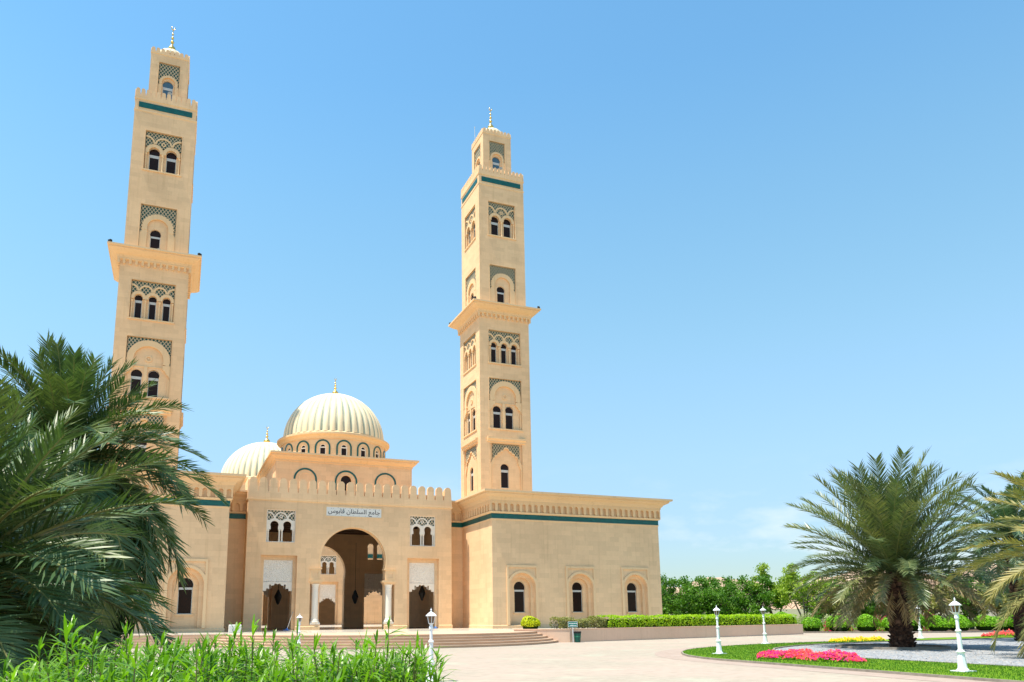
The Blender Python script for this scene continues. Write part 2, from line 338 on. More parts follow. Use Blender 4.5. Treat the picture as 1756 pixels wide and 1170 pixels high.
M['blue'] = mat('blue_mop', (.08, .2, .5), .7)
# ------------------------------------------------------------------ the setting
XM, YP, TZ = 14.009, 63.547, .75
g = MB(); g.fn = None
def sheet(name, poly, z, m, thick=.0, z0=-.3):
    b = MB(); b.plate(poly, [], z, z0 if thick else z-.001, mp=lambda x, y, zz: (x, zz, y), back=False)
    b.f = [tuple(reversed(f)) for f in b.f]
    return struct(name, b, m)
b = MB(); n = 24; S = 1500
for i in range(n+1):
    for j in range(n+1): b.V((-S+2*S*i/n, -S+2*S*j/n, 0))
for i in range(n):
    for j in range(n): a = i*(n+1)+j; b.Fc((a, a+n+1, a+n+2, a+1))
struct('ground', b, M['sand'])
sheet('plaza_paving', [(-60, -30), (140, -30), (140, 62), (75, 58), (60, 56.5), (56, 60), (-60, 60)], .008, M['paver'])
island = [(19.6, -20), (19.55, 13), (19.6, 20), (19.62, 23.5), (19.8, 25), (20.35, 26.7), (21.0, 27.9), (21.9, 29.2), (23.2, 30.6), (24.7, 31.8), (26.6, 32.9), (28.6, 33.8), (31.2, 34.7), (34.9, 35.4), (38.5, 35.9), (44, 36.8), (50, 37.6), (58, 38.4), (72, 39.5), (100, 41), (100, -20)]
def offset(poly, d):
    out = []; n = len(poly)
    for i in range(n):
        p, q, r = Vector(poly[i-1]), Vector(poly[i]), Vector(poly[(i+1) % n]); a = (q-p).normalized(); c = (r-q).normalized()
        na = Vector((-a.y, a.x)); nc = Vector((-c.y, c.x)); s = (na+nc)/(1+na.dot(nc)); out.append((q.x+s.x*d, q.y+s.y*d))
    return out
sheet('paving_border', offset(island, 1.25), .014, M['border'])
b = MB()
for P in (island,):
    Q = offset(P, .07); n = len(P)
    b.plate(Q, [P], .088, -.05, mp=lambda x, y, zz: (x, zz, y), back=False); b.f = [tuple(reversed(f)) for f in b.f]
struct('kerb', b, M['kerb'])
bed = [(24.9, -10), (24.85, 12), (24.5, 18), (24.4, 21.5), (24.6, 24.3), (25.3, 26.7), (26.6, 28.6), (28.0, 30.0), (29.6, 31.1), (31.8, 32.3), (34.9, 33.4), (38.5, 34.0), (43, 34.4), (48, 34.8), (54, 35.0), (90, 36), (90, -10)]
b = MB(); b.plate(island, [bed], .085, .0, mp=lambda x, y, zz: (x, zz, y), back=False); b.f = [tuple(reversed(f)) for f in b.f]; struct('lawn', b, M['grass'])
b = MB(); b.plate(bed, [offset(bed, -.09)], .105, .0, mp=lambda x, y, zz: (x, zz, y), back=False); b.f = [tuple(reversed(f)) for f in b.f]; struct('gravel_bed_edging', b, M['kerb'])
sheet('gravel_bed', bed, .05, M['gravel'])
# terrace with a bowed front and its steps
def bow(r, x0=-30, x1=26.0, yb=51.0):
    c = (14.0, 53.0); a = math.degrees(math.asin((53.0-yb)/r))
    return [(c[0]+r*math.cos(R(180+a+(180-2*a)*i/40)), c[1]+r*math.sin(R(180+a+(180-2*a)*i/40))) for i in range(41)]
tp = bow(11.2)
poly = [(-30, 51.0)]+tp+[(26, 51.0), (45, 52.6), (51.8, 55), (51.8, 84), (-30, 84)]
b = MB(); b.plate(poly, [], TZ, .0, mp=lambda x, y, zz: (x, zz, y), back=False); b.f = [tuple(reversed(f)) for f in b.f]; struct('terrace', b, M['terrace'])
st = thing('steps', 'broad flight of curved pinkish stone steps rising to the mosque terrace', 'steps', (14, 41.5, 0))
for i in range(5):
    r = 11.2+.34*i; z1 = TZ-.15*i
    P = bow(r+.04, yb=51.0)
    outer = [(P[0][0], 51.0)]+P+[(P[-1][0], 51.0)]
    b = MB(); 
    b.plate(P, [], z1-.002*0-(.0 if i else -.004), z1-.045, mp=lambda x, y, zz: (x, zz, y), back=True); b.f = [tuple(reversed(f)) for f in b.f]
    P2 = bow(r+.012, yb=51.0); c = MB(); c.plate(P2, [], z1-.05, z1-.16, mp=lambda x, y, zz: (x, zz, y), back=False); c.f = [tuple(reversed(f)) for f in c.f]
    o = len(b.v); b.v += c.v; b.f += [tuple(k+o for k in f) for f in c.f]; b.m += c.m
    obj('step', b, M['step'], st)
    P3 = b
# low steps running on to the left in front of the left wing
b = MB()
for i in range(5): b.box(-30, 3.9-.003*i, 50.97-.36*i, 51.2+.01*i, TZ-.15*(i+1), TZ-.15*i-.004)
obj('side_steps', b, M['step'], st)
# raised planter wall to the right
pf = [(21.4, 46.75), (22.9, 45.9), (24.8, 45.15), (31.4, 46.7), (37.9, 48.35), (45.3, 50.3), (52.4, 52.4)]
pl = thing('planter', 'long low beige stucco retaining wall of the raised planter beside the steps', 'planter', (38, 48.4, 0))
b = MB(); back = offset(pf[::-1]+[(52.9, 57.5), (24, 57.5)], 0)
wall = pf+[(52.7, 58.0), (52.4, 58.0)]+[(x-.0, y+.28) for x, y in pf[::-1]][0:0]
b.sweep(pf+[(52.6, 58.0)], [(-.3, .3), (-.3, .86), (0, .86), (0, 0.0)], closed=False)
obj('wall', b, M['stucco'], pl)
b = MB(); b.sweep(pf+[(52.6, 58.0)], [(-.33, .862), (-.33, .90), (.03, .90), (.03, .862), (-.33, .862)], closed=False); obj('coping', b, M['stucco'], pl)
sheet('planter_soil', [(21.6, 47.1), (23, 46.3), (24.8, 45.45), (31.4, 47), (37.9, 48.65), (45.3, 50.6), (52.2, 52.7), (52.3, 55.3), (45, 53.2), (31.4, 49.6), (24.8, 47.6), (22.6, 48.2)], .83, M['soil'])
# far hills
def hill(name, pts, depth, seed):
    rnd = random.Random(seed); b = MB(); n = len(pts); rows = 9
    import mathutils
    for j in range(rows):
        t = j/(rows-1)
        for x, y, h in pts:
            d = Vector((x, y)).normalized(); rr = Vector((x, y))+d*(depth*(t-.35))
            hh = h*math.sin(PI*min(1, t*1.0+.0))**.8 if 0 < t < 1 else -2
            hh *= 1+.35*mathutils.noise.noise(Vector((x*.02, y*.02, t*3+seed)))
            b.V((rr.x, rr.y, hh))
    for j in range(rows-1):
        for i in range(n-1): a = j*n+i; b.Fc((a, a+1, a+n+1, a+n))
    return struct(name, b, M['hill'], smooth=False)
hp = []
for i in range(90):
    an = R(15+i*1.0); d = 420+40*math.sin(i*.7)
    h = 22+3*math.sin(i*.35+1)+2.0*math.sin(i*.8)+1.2*math.sin(i*1.9)
    hp.append((d*math.sin(an), d*math.cos(an), h))
hill('hills', hp, 200, 3)

# ------------------------------------------------------------------ shared window pieces (local: x right, y into the wall, z up, origin at the sill centre)
def window_mesh(hw, r, zc, bar, sky=False, arch=True):
    """frame and pane of a round-headed window with a transom; sill at z=0, arch centre at zc"""
    f = MB(); t = .05; a = math.degrees(math.acos(min(1, hw/r)))
    f.plate([(-hw, 0), (hw, 0)]+arc(0, zc, r, -a, 180+a, 20), [[(-hw+t, t), (hw-t, t), (hw-t, bar-t*.7), (-hw+t, bar-t*.7)], arc(0, zc, r-.022, -a, 180+a, 20)[::1] and [p for p in arc(0, zc, r-.022, -a*.9, 180+a*.9, 20) if p[1] > bar+t*.7]+[(-hw+t*.6, bar+t*.75), (hw-t*.6, bar+t*.75)][0:0]], 0, .06)
    g = MB(); g.plate([(-hw, 0.0), (hw, 0.0)]+arc(0, zc, r, -a, 180+a, 20), [], .03, .04)
    return mesh('window', f, M['frame']), mesh('pane', g, M['skyglass' if sky else 'glass'])
def add_window(root, meshes, local, rz):
    o = inst('window', meshes[0], root, local, rz); p = inst('pane', meshes[1], o, (0, 0, 0)); return o

# ------------------------------------------------------------------ minaret
HL, HU, HS = 2.955, 2.763, 1.76
def pin(h, t=.3): return -h, h-t         # pinwheel span: four identical walls close without overlap
def face_parts():
    """returns {part: (mesh)} for one face, axis at the origin, front towards -Y"""
    P = []   # (name, [(mb, material)...], [(child name, mb, material)...])
    a, c = pin(HL); wl = MB(); wl.plate(rect(a, c, 10.5, 34.2), [rect(-1.85, 1.85, 12.7, 19.85), rect(-1.9, 1.9, 21.5, 27.05), rect(-1.88, 1.88, 28.8, 32.5)], -HL, -HL+.3); P.append(('wall', wl, 'stone', None))
    a, c = pin(HU); wl = MB(); wl.plate(rect(a, c, 34.3, 51.1), [rect(-1.57, 1.57, 35.0, 40.22), rect(-1.64, 1.62, 43.8, 47.87)], -HU, -HU+.3); P.append(('wall', wl, 'stone', None))
    a, c = pin(HS, .25); wl = MB(); wl.plate(rect(a, c, 50.9, 57.1), [rect(-.97, .97, 52.0, 56.2)], -HS, -HS+.25); P.append(('wall', wl, 'stone', None))
    def panel(h, o, holes, d, lat, ly, trim_fn, fr):
        b = MB(); b.plate(o, holes, -h+d, -h+d+.25); b.mi = 1; trim_fn(b)
        x, z0, z1 = fr; b.plate(rect(-x-.05, x+.05, z0-.04, z1+.05), [rect(-x, x, z0, z1)], -h-.022, -h+.03, back=False)
        l = MB(); l.plate(lat, [], -h+ly[0], -h+ly[1]); P.append(('window_surround', b, ('stone', 'trim'), l))
    def arcade(tr, h, cs, wr, zc, hw, z1, z0):
        p = cs[1]-cs[0]; ro = p/2+.035
        cols = [cs[0]-p/2]+[c+p/2 for c in cs]
        for i, c in enumerate(cs): tr.plate(annulus(c, zc, wr+.01, ro, -12, 192, 24), [], -h+.06+.012*(i % 2), -h+.25)
        z2 = zc+p*.56
        for i, c in enumerate(cols):
            a0 = 0 if i < len(cols)-1 else 85; a1 = 180 if i else 95
            tr.plate([(max(-hw, min(hw, x)), min(z, z1)) for x, z in annulus(c, z2, ro-.17, ro-.015, a0, a1, 16)], [], -h+.085+.012*(i % 2), -h+.22)
        tr.plate(annulus((cols[0]+cols[-1])/2 if len(cols) % 2 else cs[len(cs)//2], z2+.1, .10, .2, 0, 360, 12), [], -h+.11, -h+.2)
        for i, c in enumerate(cols):
            r_ = .12 if 0 < i < len(cols)-1 else .1
            cc = max(-hw+.12, min(hw-.12, c))
            tr.lathe([(r_, z0), (r_, z0+.1), (r_*.72, z0+.16), (r_*.72, zc-.42), (r_*1.15, zc-.3), (r_*1.2, zc-.2)], cc, -h+.14, 10)
    def sill(tr, z0, w_, h): tr.box(-w_, w_, -h-.09, -h+.2, z0, z0+.14)
    def scallop(tr, h, zc, ro, ri, hw, zb, n):
        pts = [(ro*math.cos(R(195-210*i/n)), zc+ro*math.sin(R(195-210*i/n))) for i in range(n+1)]
        o = lobed(pts, .38, 4)
        tr.plate(o+arc(0, zc, ri, -15, 195, 26), [], -h+.05, -h+.2)
        for s in (-1, 1): tr.plate([(s*x, z) for x, z in ((ro*.98, zc-ro*.22), (hw, zc-ro*.5), (hw, zb), (ri*1.02, zb), (ri*.98, zc-ri*.22))], [], -h+.07, -h+.21)
    og = [(-1.52, 17.95), (-1.36, 18.35), (-1.05, 18.62), (-.68, 18.92), (-.32, 19.15), (0, 19.5)]
    lob = mirror_path(lobed(og, .28))
    def t1(tr):
        o2 = mirror_path(lobed([(x*1.0, z-.17) for x, z in og], .28)); tr.plate(lob+[p for p in o2[::-1]], [], -HL+.05, -HL+.15)
        for s in (-1, 1): tr.plate([(s*x, z) for x, z in ((1.85, 12.75), (1.70, 12.75), (1.70, 17.1), (1.36, 17.85), (1.36, 18.1), (1.6, 18.1), (1.85, 17.6))], [], -HL+.06, -HL+.17)
    panel(HL, rect(-1.95, 1.95, 12.6, 19.95), [horse(-.14, 17.25, .49, .45, 15.13)], .18, [(-1.56, 19.8), (-1.56, 17.95)]+lob[1:-1]+[(1.56, 17.95), (1.56, 19.8)], (.10, .16), t1, (1.85, 12.7, 19.85))
    def t2(tr):
        tr.plate(annulus(0, 25.0, 1.26, 1.82, -16, 196, 30), [], -HL+.03, -HL+.2)
        for s in (-1, 1):
            tr.plate([(s*x, z) for x, z in ((1.88, 24.55), (1.22, 24.55), (1.22, 24.15), (1.45, 24.0), (1.55, 23.75), (1.75, 23.6), (1.88, 23.3))], [], -HL+.02, -HL+.21)
            tr.box(s*1.88 if s < 0 else 1.70, -1.70 if s < 0 else s*1.88, -HL+.12, -HL+.2, 21.5, 23.3)
        tr.plate(annulus(0, 25.1, .17, .30, 0, 360, 20), [], -HL+.14, -HL+.22); tr.plate(arc(0, 25.1, .09, 0, 330, 8), [], -HL+.15, -HL+.22)
        tr.box(-.2-.14, -.2+.16, -HL+.1, -HL+.22, 21.5, 24.35); tr.box(-1.5, 1.25, -HL+.16, -HL+.22, 24.30, 24.38); sill(tr, 21.36, 2.0, HL)
    panel(HL, rect(-2.0, 2.0, 21.4, 27.15), [horse(-.92, 23.55, .49, .44, 21.57), horse(.52, 23.62, .49, .44, 21.57)], .22, [(-1.84, 27.0), (-1.84, 24.6)]+[(-1.6, 24.6)]+arc(0, 25.0, 1.7, 180, 0, 20)[1:-1]+[(1.6, 24.6), (1.84, 24.6), (1.84, 27.0)], (.12, .2), t2, (1.9, 21.5, 27.05))
    panel(HL, rect(-2.0, 2.0, 28.7, 32.6), [horse(x, 30.83, .36, .31, 28.84) for x in (-1.2, 0, 1.2)], .26, rect(-1.83, 1.83, 31.22, 32.45), (.15, .24), lambda tr: (arcade(tr, HL, [-1.2, 0, 1.2], .35, 30.83, 1.86, 32.46, 28.8), sill(tr, 28.66, 1.98, HL)), (1.88, 28.8, 32.5))
    panel(HU, rect(-1.7, 1.7, 34.8, 40.4), [horse(-.17, 37.43, .49, .44, 35.1)], .22, [(-1.54, 40.18), (-1.54, 37.3), (-1.2, 37.3)]+arc(0, 38.0, 1.25, 180, 0, 20)+[(1.2, 37.3), (1.54, 37.3), (1.54, 40.18)], (.12, .2), lambda tr: scallop(tr, HU, 38.0, 1.34, .92, 1.55, 35.05, 17), (1.57, 35.0, 40.22))
    panel(HU, rect(-1.75, 1.75, 43.7, 48.0), [horse(x, 45.78, .49, .44, 43.84) for x in (-.76, .76)], .26, rect(-1.58, 1.58, 46.3, 47.82), (.15, .24), lambda tr: (arcade(tr, HU, [-.76, .76], .48, 45.78, 1.60, 47.84, 43.8), sill(tr, 43.66, 1.74, HU)), (1.63, 43.8, 47.87))
    panel(HS, rect(-1.05, 1.05, 51.5, 56.35), [horse(-.05, 53.93, .51, .46, 52.3)], .2, [(-.93, 56.15), (-.93, 53.7), (-.8, 53.7)]+arc(0, 54.1, .78, 180, 0, 16)+[(.8, 53.7), (.93, 53.7), (.93, 56.15)], (.1, .18), lambda tr: scallop(tr, HS, 54.1, .80, .62, .95, 52.3, 13), (.97, 52.0, 56.2))
    b = MB(); b.plate(rect(-2.42, 2.38, 50.15, 50.72), [], -HU-.035, -HU+.02); P.append(('teal_band', b, 'teal', None))
    b = MB(); b.sweep([(-2.2, -HL), (2.2, -HL)], [(0, 19.95), (.12, 20.0), (.12, 20.12), (.28, 20.3), (.28, 20.5), (0, 20.52)], closed=False); P.append(('ledge', b, 'cornice', None))
    b = MB(); b.plate(scallop_frieze(-HL-.18, HL+.18, 33.84, 34.56, .5, 12), [], -HL-.2, -HL+.02); P.append(('corbel_frieze', b, 'trim', None))
    b = MB(); b.plate(merlons(-HU-.02, HU-.08, 51.14, 52.14, 12, .55), [], -HU-.06, -HU+.14); P.append(('parapet', b, 'stone', None))
    b = MB(); b.plate(merlons(-HS-.02, HS-.06, 57.2, 57.72, 8, .3), [], -HS-.04, -HS+.10); P.append(('parapet', b, 'stone', None))
    return P
def scallop_frieze(x0, x1, z0, z1, q, n):
    """board whose lower edge is a row of round-ended pendants with round-topped slots between"""
    p = (x1-x0)/n; w_ = p*.29; out = [(x0, z1), (x0, z0+w_*2)]
    zt = z1-(z1-z0)*.18
    for i in range(n):
        a = x0+p*i; s0 = a+p*.5-w_; s1 = a+p*.5+w_; pr = (p-2*w_)/2
        out += arc(a, z0+pr, pr, 270, 360, 5) if i else [(x0, z0)]+arc(a, z0+pr, pr, 280, 360, 4)
        out += arc((s0+s1)/2, zt-w_, w_, 180, 0, 8)
        out += arc(a+p, z0+pr, pr, 180, 270, 5)
    out += [(x1, z1)]
    q = [out[0]]
    for t in out[1:]:
        if (t[0]-q[-1][0])**2+(t[1]-q[-1][1])**2 > 1e-6: q.append(t)
    return q[::-1]
def merlons(x0, x1, z0, z1, n, d):
    """parapet board with round-headed merlons, narrow gaps and a slit under each gap"""
    p = (x1-x0)/n; g = p*.13; r = p/2-g; out = [(x0, z0)]
    for i in range(n):
        c = x0+p*(i+.5)
        out += arc(c, z1-r, r, 180, 0, 10)
        if i < n-1:
            zz = z1-r-d*.5; sl = g*.4; xg = c+p/2
            out += [(xg-g, zz), (xg-sl, zz-.02), (xg-sl, zz-d*.45), (xg+sl, zz-d*.45), (xg+sl, zz-.02), (xg+g, zz)]
    out += [(x1, z0)]; return out[::-1][::-1]
FP = None; WM = None; MM = {}
def rib(amp): return lambda i, n: 1-amp*abs(math.cos(PI*i/ (6)))**6 if False else 1
def ribbed_dome(b, R0, z0, H, ribs, sub=6, bulge=1.0):
    """ribs swell between narrow painted grooves (material slot 1)"""
    n = ribs*sub; rings = []; K = 22
    for k in range(K+1):
        ph = (PI/2)*k/K; rr = R0*math.cos(ph)**bulge; z = z0+H*math.sin(ph)
        rings.append([b.V(((rr*(1+.034*(math.sin(PI*((i % sub))/sub)**.7 if i % sub else -.25)))*math.cos(2*PI*i/n), (rr*(1+.034*(math.sin(PI*((i % sub))/sub)**.7 if i % sub else -.25)))*math.sin(2*PI*i/n), z)) for i in range(n)])
    for a, c in zip(rings, rings[1:]):
        for i in range(n):
            j = (i+1) % n; b.mi = 1 if i % sub in (0, sub-1) else 0
            b.Fc([a[i], a[j], c[j], c[i]])
    b.mi = 0; return b
def finial(b, z0, H, s):
    """gilt finial: stacked bulbs, s = radius of the largest"""
    prof = [(s*1.25, 0), (s*1.3, .02), (s*1.15, .05), (s*.75, .07), (s*.95, .10), (s, .15), (s*.85, .20), (s*.45, .27), (s*.22, .32), (s*.22, .36), (s*.42, .39), (s*.46, .415), (s*.4, .44), (s*.18, .47), (s*.15, .52), (s*.34, .545), (s*.36, .57), (s*.3, .59), (s*.13, .61), (s*.11, .68), (s*.26, .70), (s*.26, .72), (s*.1, .74), (s*.08, .82), (s*.16, .84), (s*.1, .86), (s*.04, .88)]
    b.lathe([(r, z0+t*H) for r, t in prof], 0, 0, 14)
    cr = H*.055; c = z0+H*.88+cr
    pts = [(cr*math.cos(R(a)), 0, c+cr*math.sin(R(a))) for a in range(-240, 61, 20)]
    b.tube(pts, [H*.004+H*.012*math.sin(PI*i/(len(pts)-1)) for i in range(len(pts))], 6)
    return b
def build_minaret(loc, label):
    global FP, WM
    root = thing('minaret', label, 'minaret', loc, 'minarets behind the entrance')
    if FP is None:
        FP = [(k, mesh(k, mb, [M[q] for q in mt] if isinstance(mt, tuple) else M[mt]), mesh('lattice', ch, M['lattice']) if ch else None) for k, mb, mt, ch in face_parts()]
        WM = dict(b=window_mesh(.45, .49, 2.12, 1.72), t=window_mesh(.44, .49, 2.0, 1.6), s=window_mesh(.31, .36, 1.98, 1.62), o=window_mesh(.44, .49, 2.33, 2.0), u=window_mesh(.44, .49, 1.94, 1.5), k=window_mesh(.46, .51, 1.63, 1.2, sky=True))
        b = MB(); q = [(-HL, -HL), (HL, -HL), (HL, HL), (-HL, HL)]
        b.sweep(q, [(0, 34.2), (.22, 34.3), (.22, 34.48), (.25, 34.5), (.3, 34.62), (.5, 34.72), (.68, 34.84), (.86, 34.98), (.92, 35.02), (.92, 35.14), (1.07, 35.16), (1.07, 35.32), (-.5, 35.36)]); b.box(-HL+.5, HL-.5, -HL+.5, HL-.5, 34.25, 35.35)
        MM['cornice'] = mesh('cornice', b, M['cornice'])
        b = MB(); q = [(-HU, -HU), (HU, -HU), (HU, HU), (-HU, HU)]
        b.sweep(q, [(0, 49.74), (.05, 49.78), (.05, 49.92), (0, 49.96)]); MM['moulding'] = mesh('moulding', b, M['cornice']); b = MB(); b.sweep(q, [(0, 50.95), (.07, 51.0), (.07, 51.14), (-.4, 51.15)]); b.box(-HU+.3, HU-.3, -HU+.3, HU-.3, 50.8, 51.09); MM['moulding2'] = mesh('moulding', b, M['cornice']); b = MB()
        q = [(-HS, -HS), (HS, -HS), (HS, HS), (-HS, HS)]; b.sweep(q, [(0, 57.02), (.05, 57.07), (.05, 57.2), (-.3, 57.21)]); b.box(-HS+.2, HS-.2, -HS+.2, HS-.2, 57.0, 57.19)
        MM['moulding3'] = mesh('moulding', b, M['cornice'])
        MM['dome'] = mesh('dome', ribbed_dome(MB(), 1.45, 57.7, 1.2, 16), [M['dome'], M['groove']], True)
        MM['finial'] = mesh('finial', finial(MB(), 58.8, 3.15, .38), M['gold'], True)
        b = MB(); b.box(-.12, .12, -.1, .1, 0, .08); b.box(-.16, .16, -.13, .08, .08, .26); MM['floodlight'] = mesh('floodlight', b, M['black'])
        b = MB(); b.tube([(0, .15, .2), (0, 0, .2), (0, -.12, .2), (0, -.28, .2)], [.07, .08, .12, .2], 12); b.box(-.03, .03, .0, .06, 0, .2); MM['loudspeaker'] = mesh('loudspeaker', b, mat('grey_horn', (.35, .34, .3), .5))
        b = MB(); b.tube([(0, 0, 0), (0, 0, 1.9)], .025, 5); b.tube([(0, 0, 1.9), (0, 0, 2.05)], .05, 6); MM['aerial'] = mesh('aerial', b, M['frame'])
    for r_ in range(4):
        for k, me, ch in FP:
            o = inst(k, me, root, (0, 0, 0), r_*PI/2)
            if ch: inst('lattice', ch, o, (0, 0, 0))
    for r_ in (0, 1, 3):
        a = r_*PI/2; rot = Matrix.Rotation(a, 3, 'Z')
        for key, xs, h, z, d in (('b', (-.14,), HL, 15.13, .30), ('t', (-.92, .52), HL, 21.57, .34), ('s', (-1.2, 0, 1.2), HL, 28.84, .38), ('o', (-.17,), HU, 35.1, .34), ('u', (-.76, .76), HU, 43.84, .38), ('k', (-.05,), HS, 52.3, .3)):
            for x in xs: add_window(root, WM[key], rot @ Vector((x, -h+d, z)), a)
        inst('loudspeaker', MM['loudspeaker'], root, rot @ Vector((.25, -HU-.25, 35.36)), a); inst('loudspeaker', MM['loudspeaker'], root, rot @ Vector((.2, -HS-.3, 52.35)), a)
    for k in ('cornice', 'moulding', 'moulding2', 'moulding3', 'dome', 'finial'): inst(k.rstrip('23'), MM[k], root, (0, 0, 0))
    for sx in (-1, 1):
        for sy in (-1, 1): inst('floodlight', MM['floodlight'], root, (sx*(HL+.85), sy*(HL+.85), 35.33), PI/4*sx)
    return root
YC = 70.419+HL
mr = build_minaret((XM+17.739, YC, 0), 'right minaret, square stone tower rising behind the wing with the three arched windows')
inst('aerial', MM['aerial'], mr, (-HS-.1, .5, 57.2))
build_minaret((XM-17.739, YC, 0), 'left minaret, square stone tower rising behind the big palm, tallest thing in the picture')

# ------------------------------------------------------------------ wings either side of the portal
WX0, WX1, YW, YR, YB = 10.762, 27.705, 58.248, 65.379, 82.0
def arch_pane(hw, r, zc, bar): return window_mesh(hw, r, zc, bar)
WW = window_mesh(.50, .54, 2.12, 1.82)
def wing(s, label, name='mosque_wing'):
    root = thing(name, label, 'building', (XM+s*(WX0+WX1)/2, (YW+YB)/2, 0), 'projecting wings of the mosque')
    def new():
        b = MB(); b.fn = lambda p: (XM+s*p[0], p[1], p[2]); b.flip = s < 0; return b
    cxs = [WX0+2.78+5.69*i for i in range(3)]
    wl = new(); za, zb = .5, 12.0
    holes = [horse(c, 4.2, 1.24, 1.235, .6, 24) for c in cxs]
    wl.plate(rect(WX0, WX1, za, zb), holes, YW, YW+.3)
    for c in cxs:
        wl.plate(rect(c-1.4, c+1.4, za, 5.6), [horse(c, 4.15, .93, .925, .6, 24)], YW+.3, YW+.6, back=False)
        wl.plate(rect(c-1.1, c+1.1, za, 5.3), [horse(c, 4.2, .54, .50, 2.08, 20)], YW+.6, YW+.85, back=False)
    q = seg((WX0, YR), (WX0, YW)); wl.plate(rect(0, YR-YW-.3, za, zb), [], 0, .3, mp=lambda x, y, z: (WX0+y, YR-x, z))
    wl.plate(rect(0, YB-YW-.3, za, zb), [], 0, .3, mp=lambda x, y, z: (WX1-y, YW+.3+x, z))
    wl.plate(rect(9.0, WX0+.3, za, zb), [], YR, YR+.3)
    wl.box(WX0+.31, WX1-.31, YW+.31, YB, zb-.1, zb+.3); wl.box(9, WX0+.3, YR+.31, YB, zb-.1, zb+.3)
    wl.box(WX0+.9, WX1-.5, YW+3, YW+3.2, .5, 9) # inner partition seen through the panes
    obj('wall', wl, M['stone'], root)
    path = [(8.6, YR), (WX0, YR), (WX0, YW), (WX1, YW), (WX1, YB)]
    b = new(); b.sweep(path, [(0, 11.55), (.24, 11.55), (.24, 11.68), (.34, 11.78), (.42, 11.92), (.62, 12.02), (.78, 12.1), (.82, 12.16), (.82, 12.24), (1.05, 12.28), (1.05, 12.45), (-.6, 12.47)], closed=False); obj('cornice', b, M['cornice'], root)
    b = new()
    b.plate(scallop_frieze(WX0-.19, WX1+.19, 10.72, 11.56, .5, 30), [], YW-.2, YW+.02)
    b.plate(scallop_frieze(0, YR-YW, 10.72, 11.56, .5, 12), [], 0, .2, mp=lambda x, y, z: (WX0-.20+y, YR-x, z))
    b.plate(scallop_frieze(0, YB-YW, 10.72, 11.56, .5, 40), [], 0, .2, mp=lambda x, y, z: (WX1+.20-y, YW+x, z))
    b.plate(scallop_frieze(8.8, WX0-.1, 10.72, 11.56, .5, 3), [], YR-.2, YR+.02)
    obj('corbel_frieze', b, M['trim'], root)
    b = new(); b.sweep(path, [(0, 10.52), (.14, 10.56), (.2, 10.66), (.2, 10.7), (0, 10.72)], closed=False); b.sweep(path, [(0, 9.97), (.05, 10.0), (.05, 10.08), (0, 10.1)], closed=False); obj('moulding', b, M['trim'], root)
    b = new(); b.sweep(path, [(0, 10.1), (.03, 10.1), (.03, 10.52), (0, 10.52)], closed=False); obj('teal_band', b, M['teal'], root)
    b = new(); b.sweep(path, [(0, .5), (.06, .5), (.06, 1.0), (0, 1.04)], closed=False); obj('plinth', b, M['stone'], root)
    for c in cxs:
        b = new()
        sp = [(c-1.3, 4.9)]+[(c-1.3, 5.9), (c+1.3, 5.9), (c+1.3, 4.9)]+[p for p in arc(c, 4.15, 1.5, 30, 150, 20)][1:-1]
        b.plate([(c-1.47, 1.05), (c-1.47, 6.1), (c+1.47, 6.1), (c+1.47, 1.05), (c+1.24, 1.05)]+arc(c, 4.2, 1.245, 0, 180, 24)+[(c-1.24, 1.05)], [sp], YW-.09, YW+.02)
        b.plate(rect(c-.62, c+.62, 1.98, 2.08), [], YW+.5, YW+.62)
        su = obj('window_surround', b, M['trim'], root)
        l = Vector((XM+s*c, YW+.72, 2.08))-WL[root.name]; add_window(root, WW, l, 0)
    return root
wing(1, 'right wing of the mosque with three deep arched windows, behind the clipped hedge')
wing(-1, 'left wing of the mosque, mostly hidden behind the large palm')

# ------------------------------------------------------------------ entrance portal
por = thing('entrance_portal', 'entrance portal with the great open arch, crenellated parapet and carved side doorways', 'building', (XM, YP, 0))
def P_(): b = MB(); b.fn = lambda p: (XM+p[0], p[1], p[2]); return b
NX0, NX1 = 4.83, 7.80
def portal_wall(y, t, inner=False, ztop=11.6, hx=9.0):
    H = [[(-2.9, .6), (-2.9, 1.2), (-3.7, 1.2), (-3.7, 5.15), (-2.9, 5.15)]+arc(0, 6.62, 2.92, 204, -24, 40)[0:0]]
    a = arc(0, 6.62, 2.90, 194, -14, 44)
    big = [(-2.8, .6), (-2.8, 1.2), (-3.68, 1.2), (-3.68, 4.6), (-2.81, 4.6)]+a+[(2.81, 4.6), (3.68, 4.6), (3.68, 1.2), (2.8, 1.2), (2.8, .6)]
    if inner: big = [(-2.8, .6)]+a+[(2.8, .6)]
    hs = [big]
    for s in (-1, 1): hs += [rect(min(s*NX0, s*NX1), max(s*NX0, s*NX1), .6, 6.93), rect(min(s*5.05, s*7.45), max(s*5.05, s*7.45), 8.02, 10.78)]
    b = P_(); b.plate(rect(-hx, hx, .45, ztop), hs, y, y+t); return b
b = portal_wall(YP, .9)
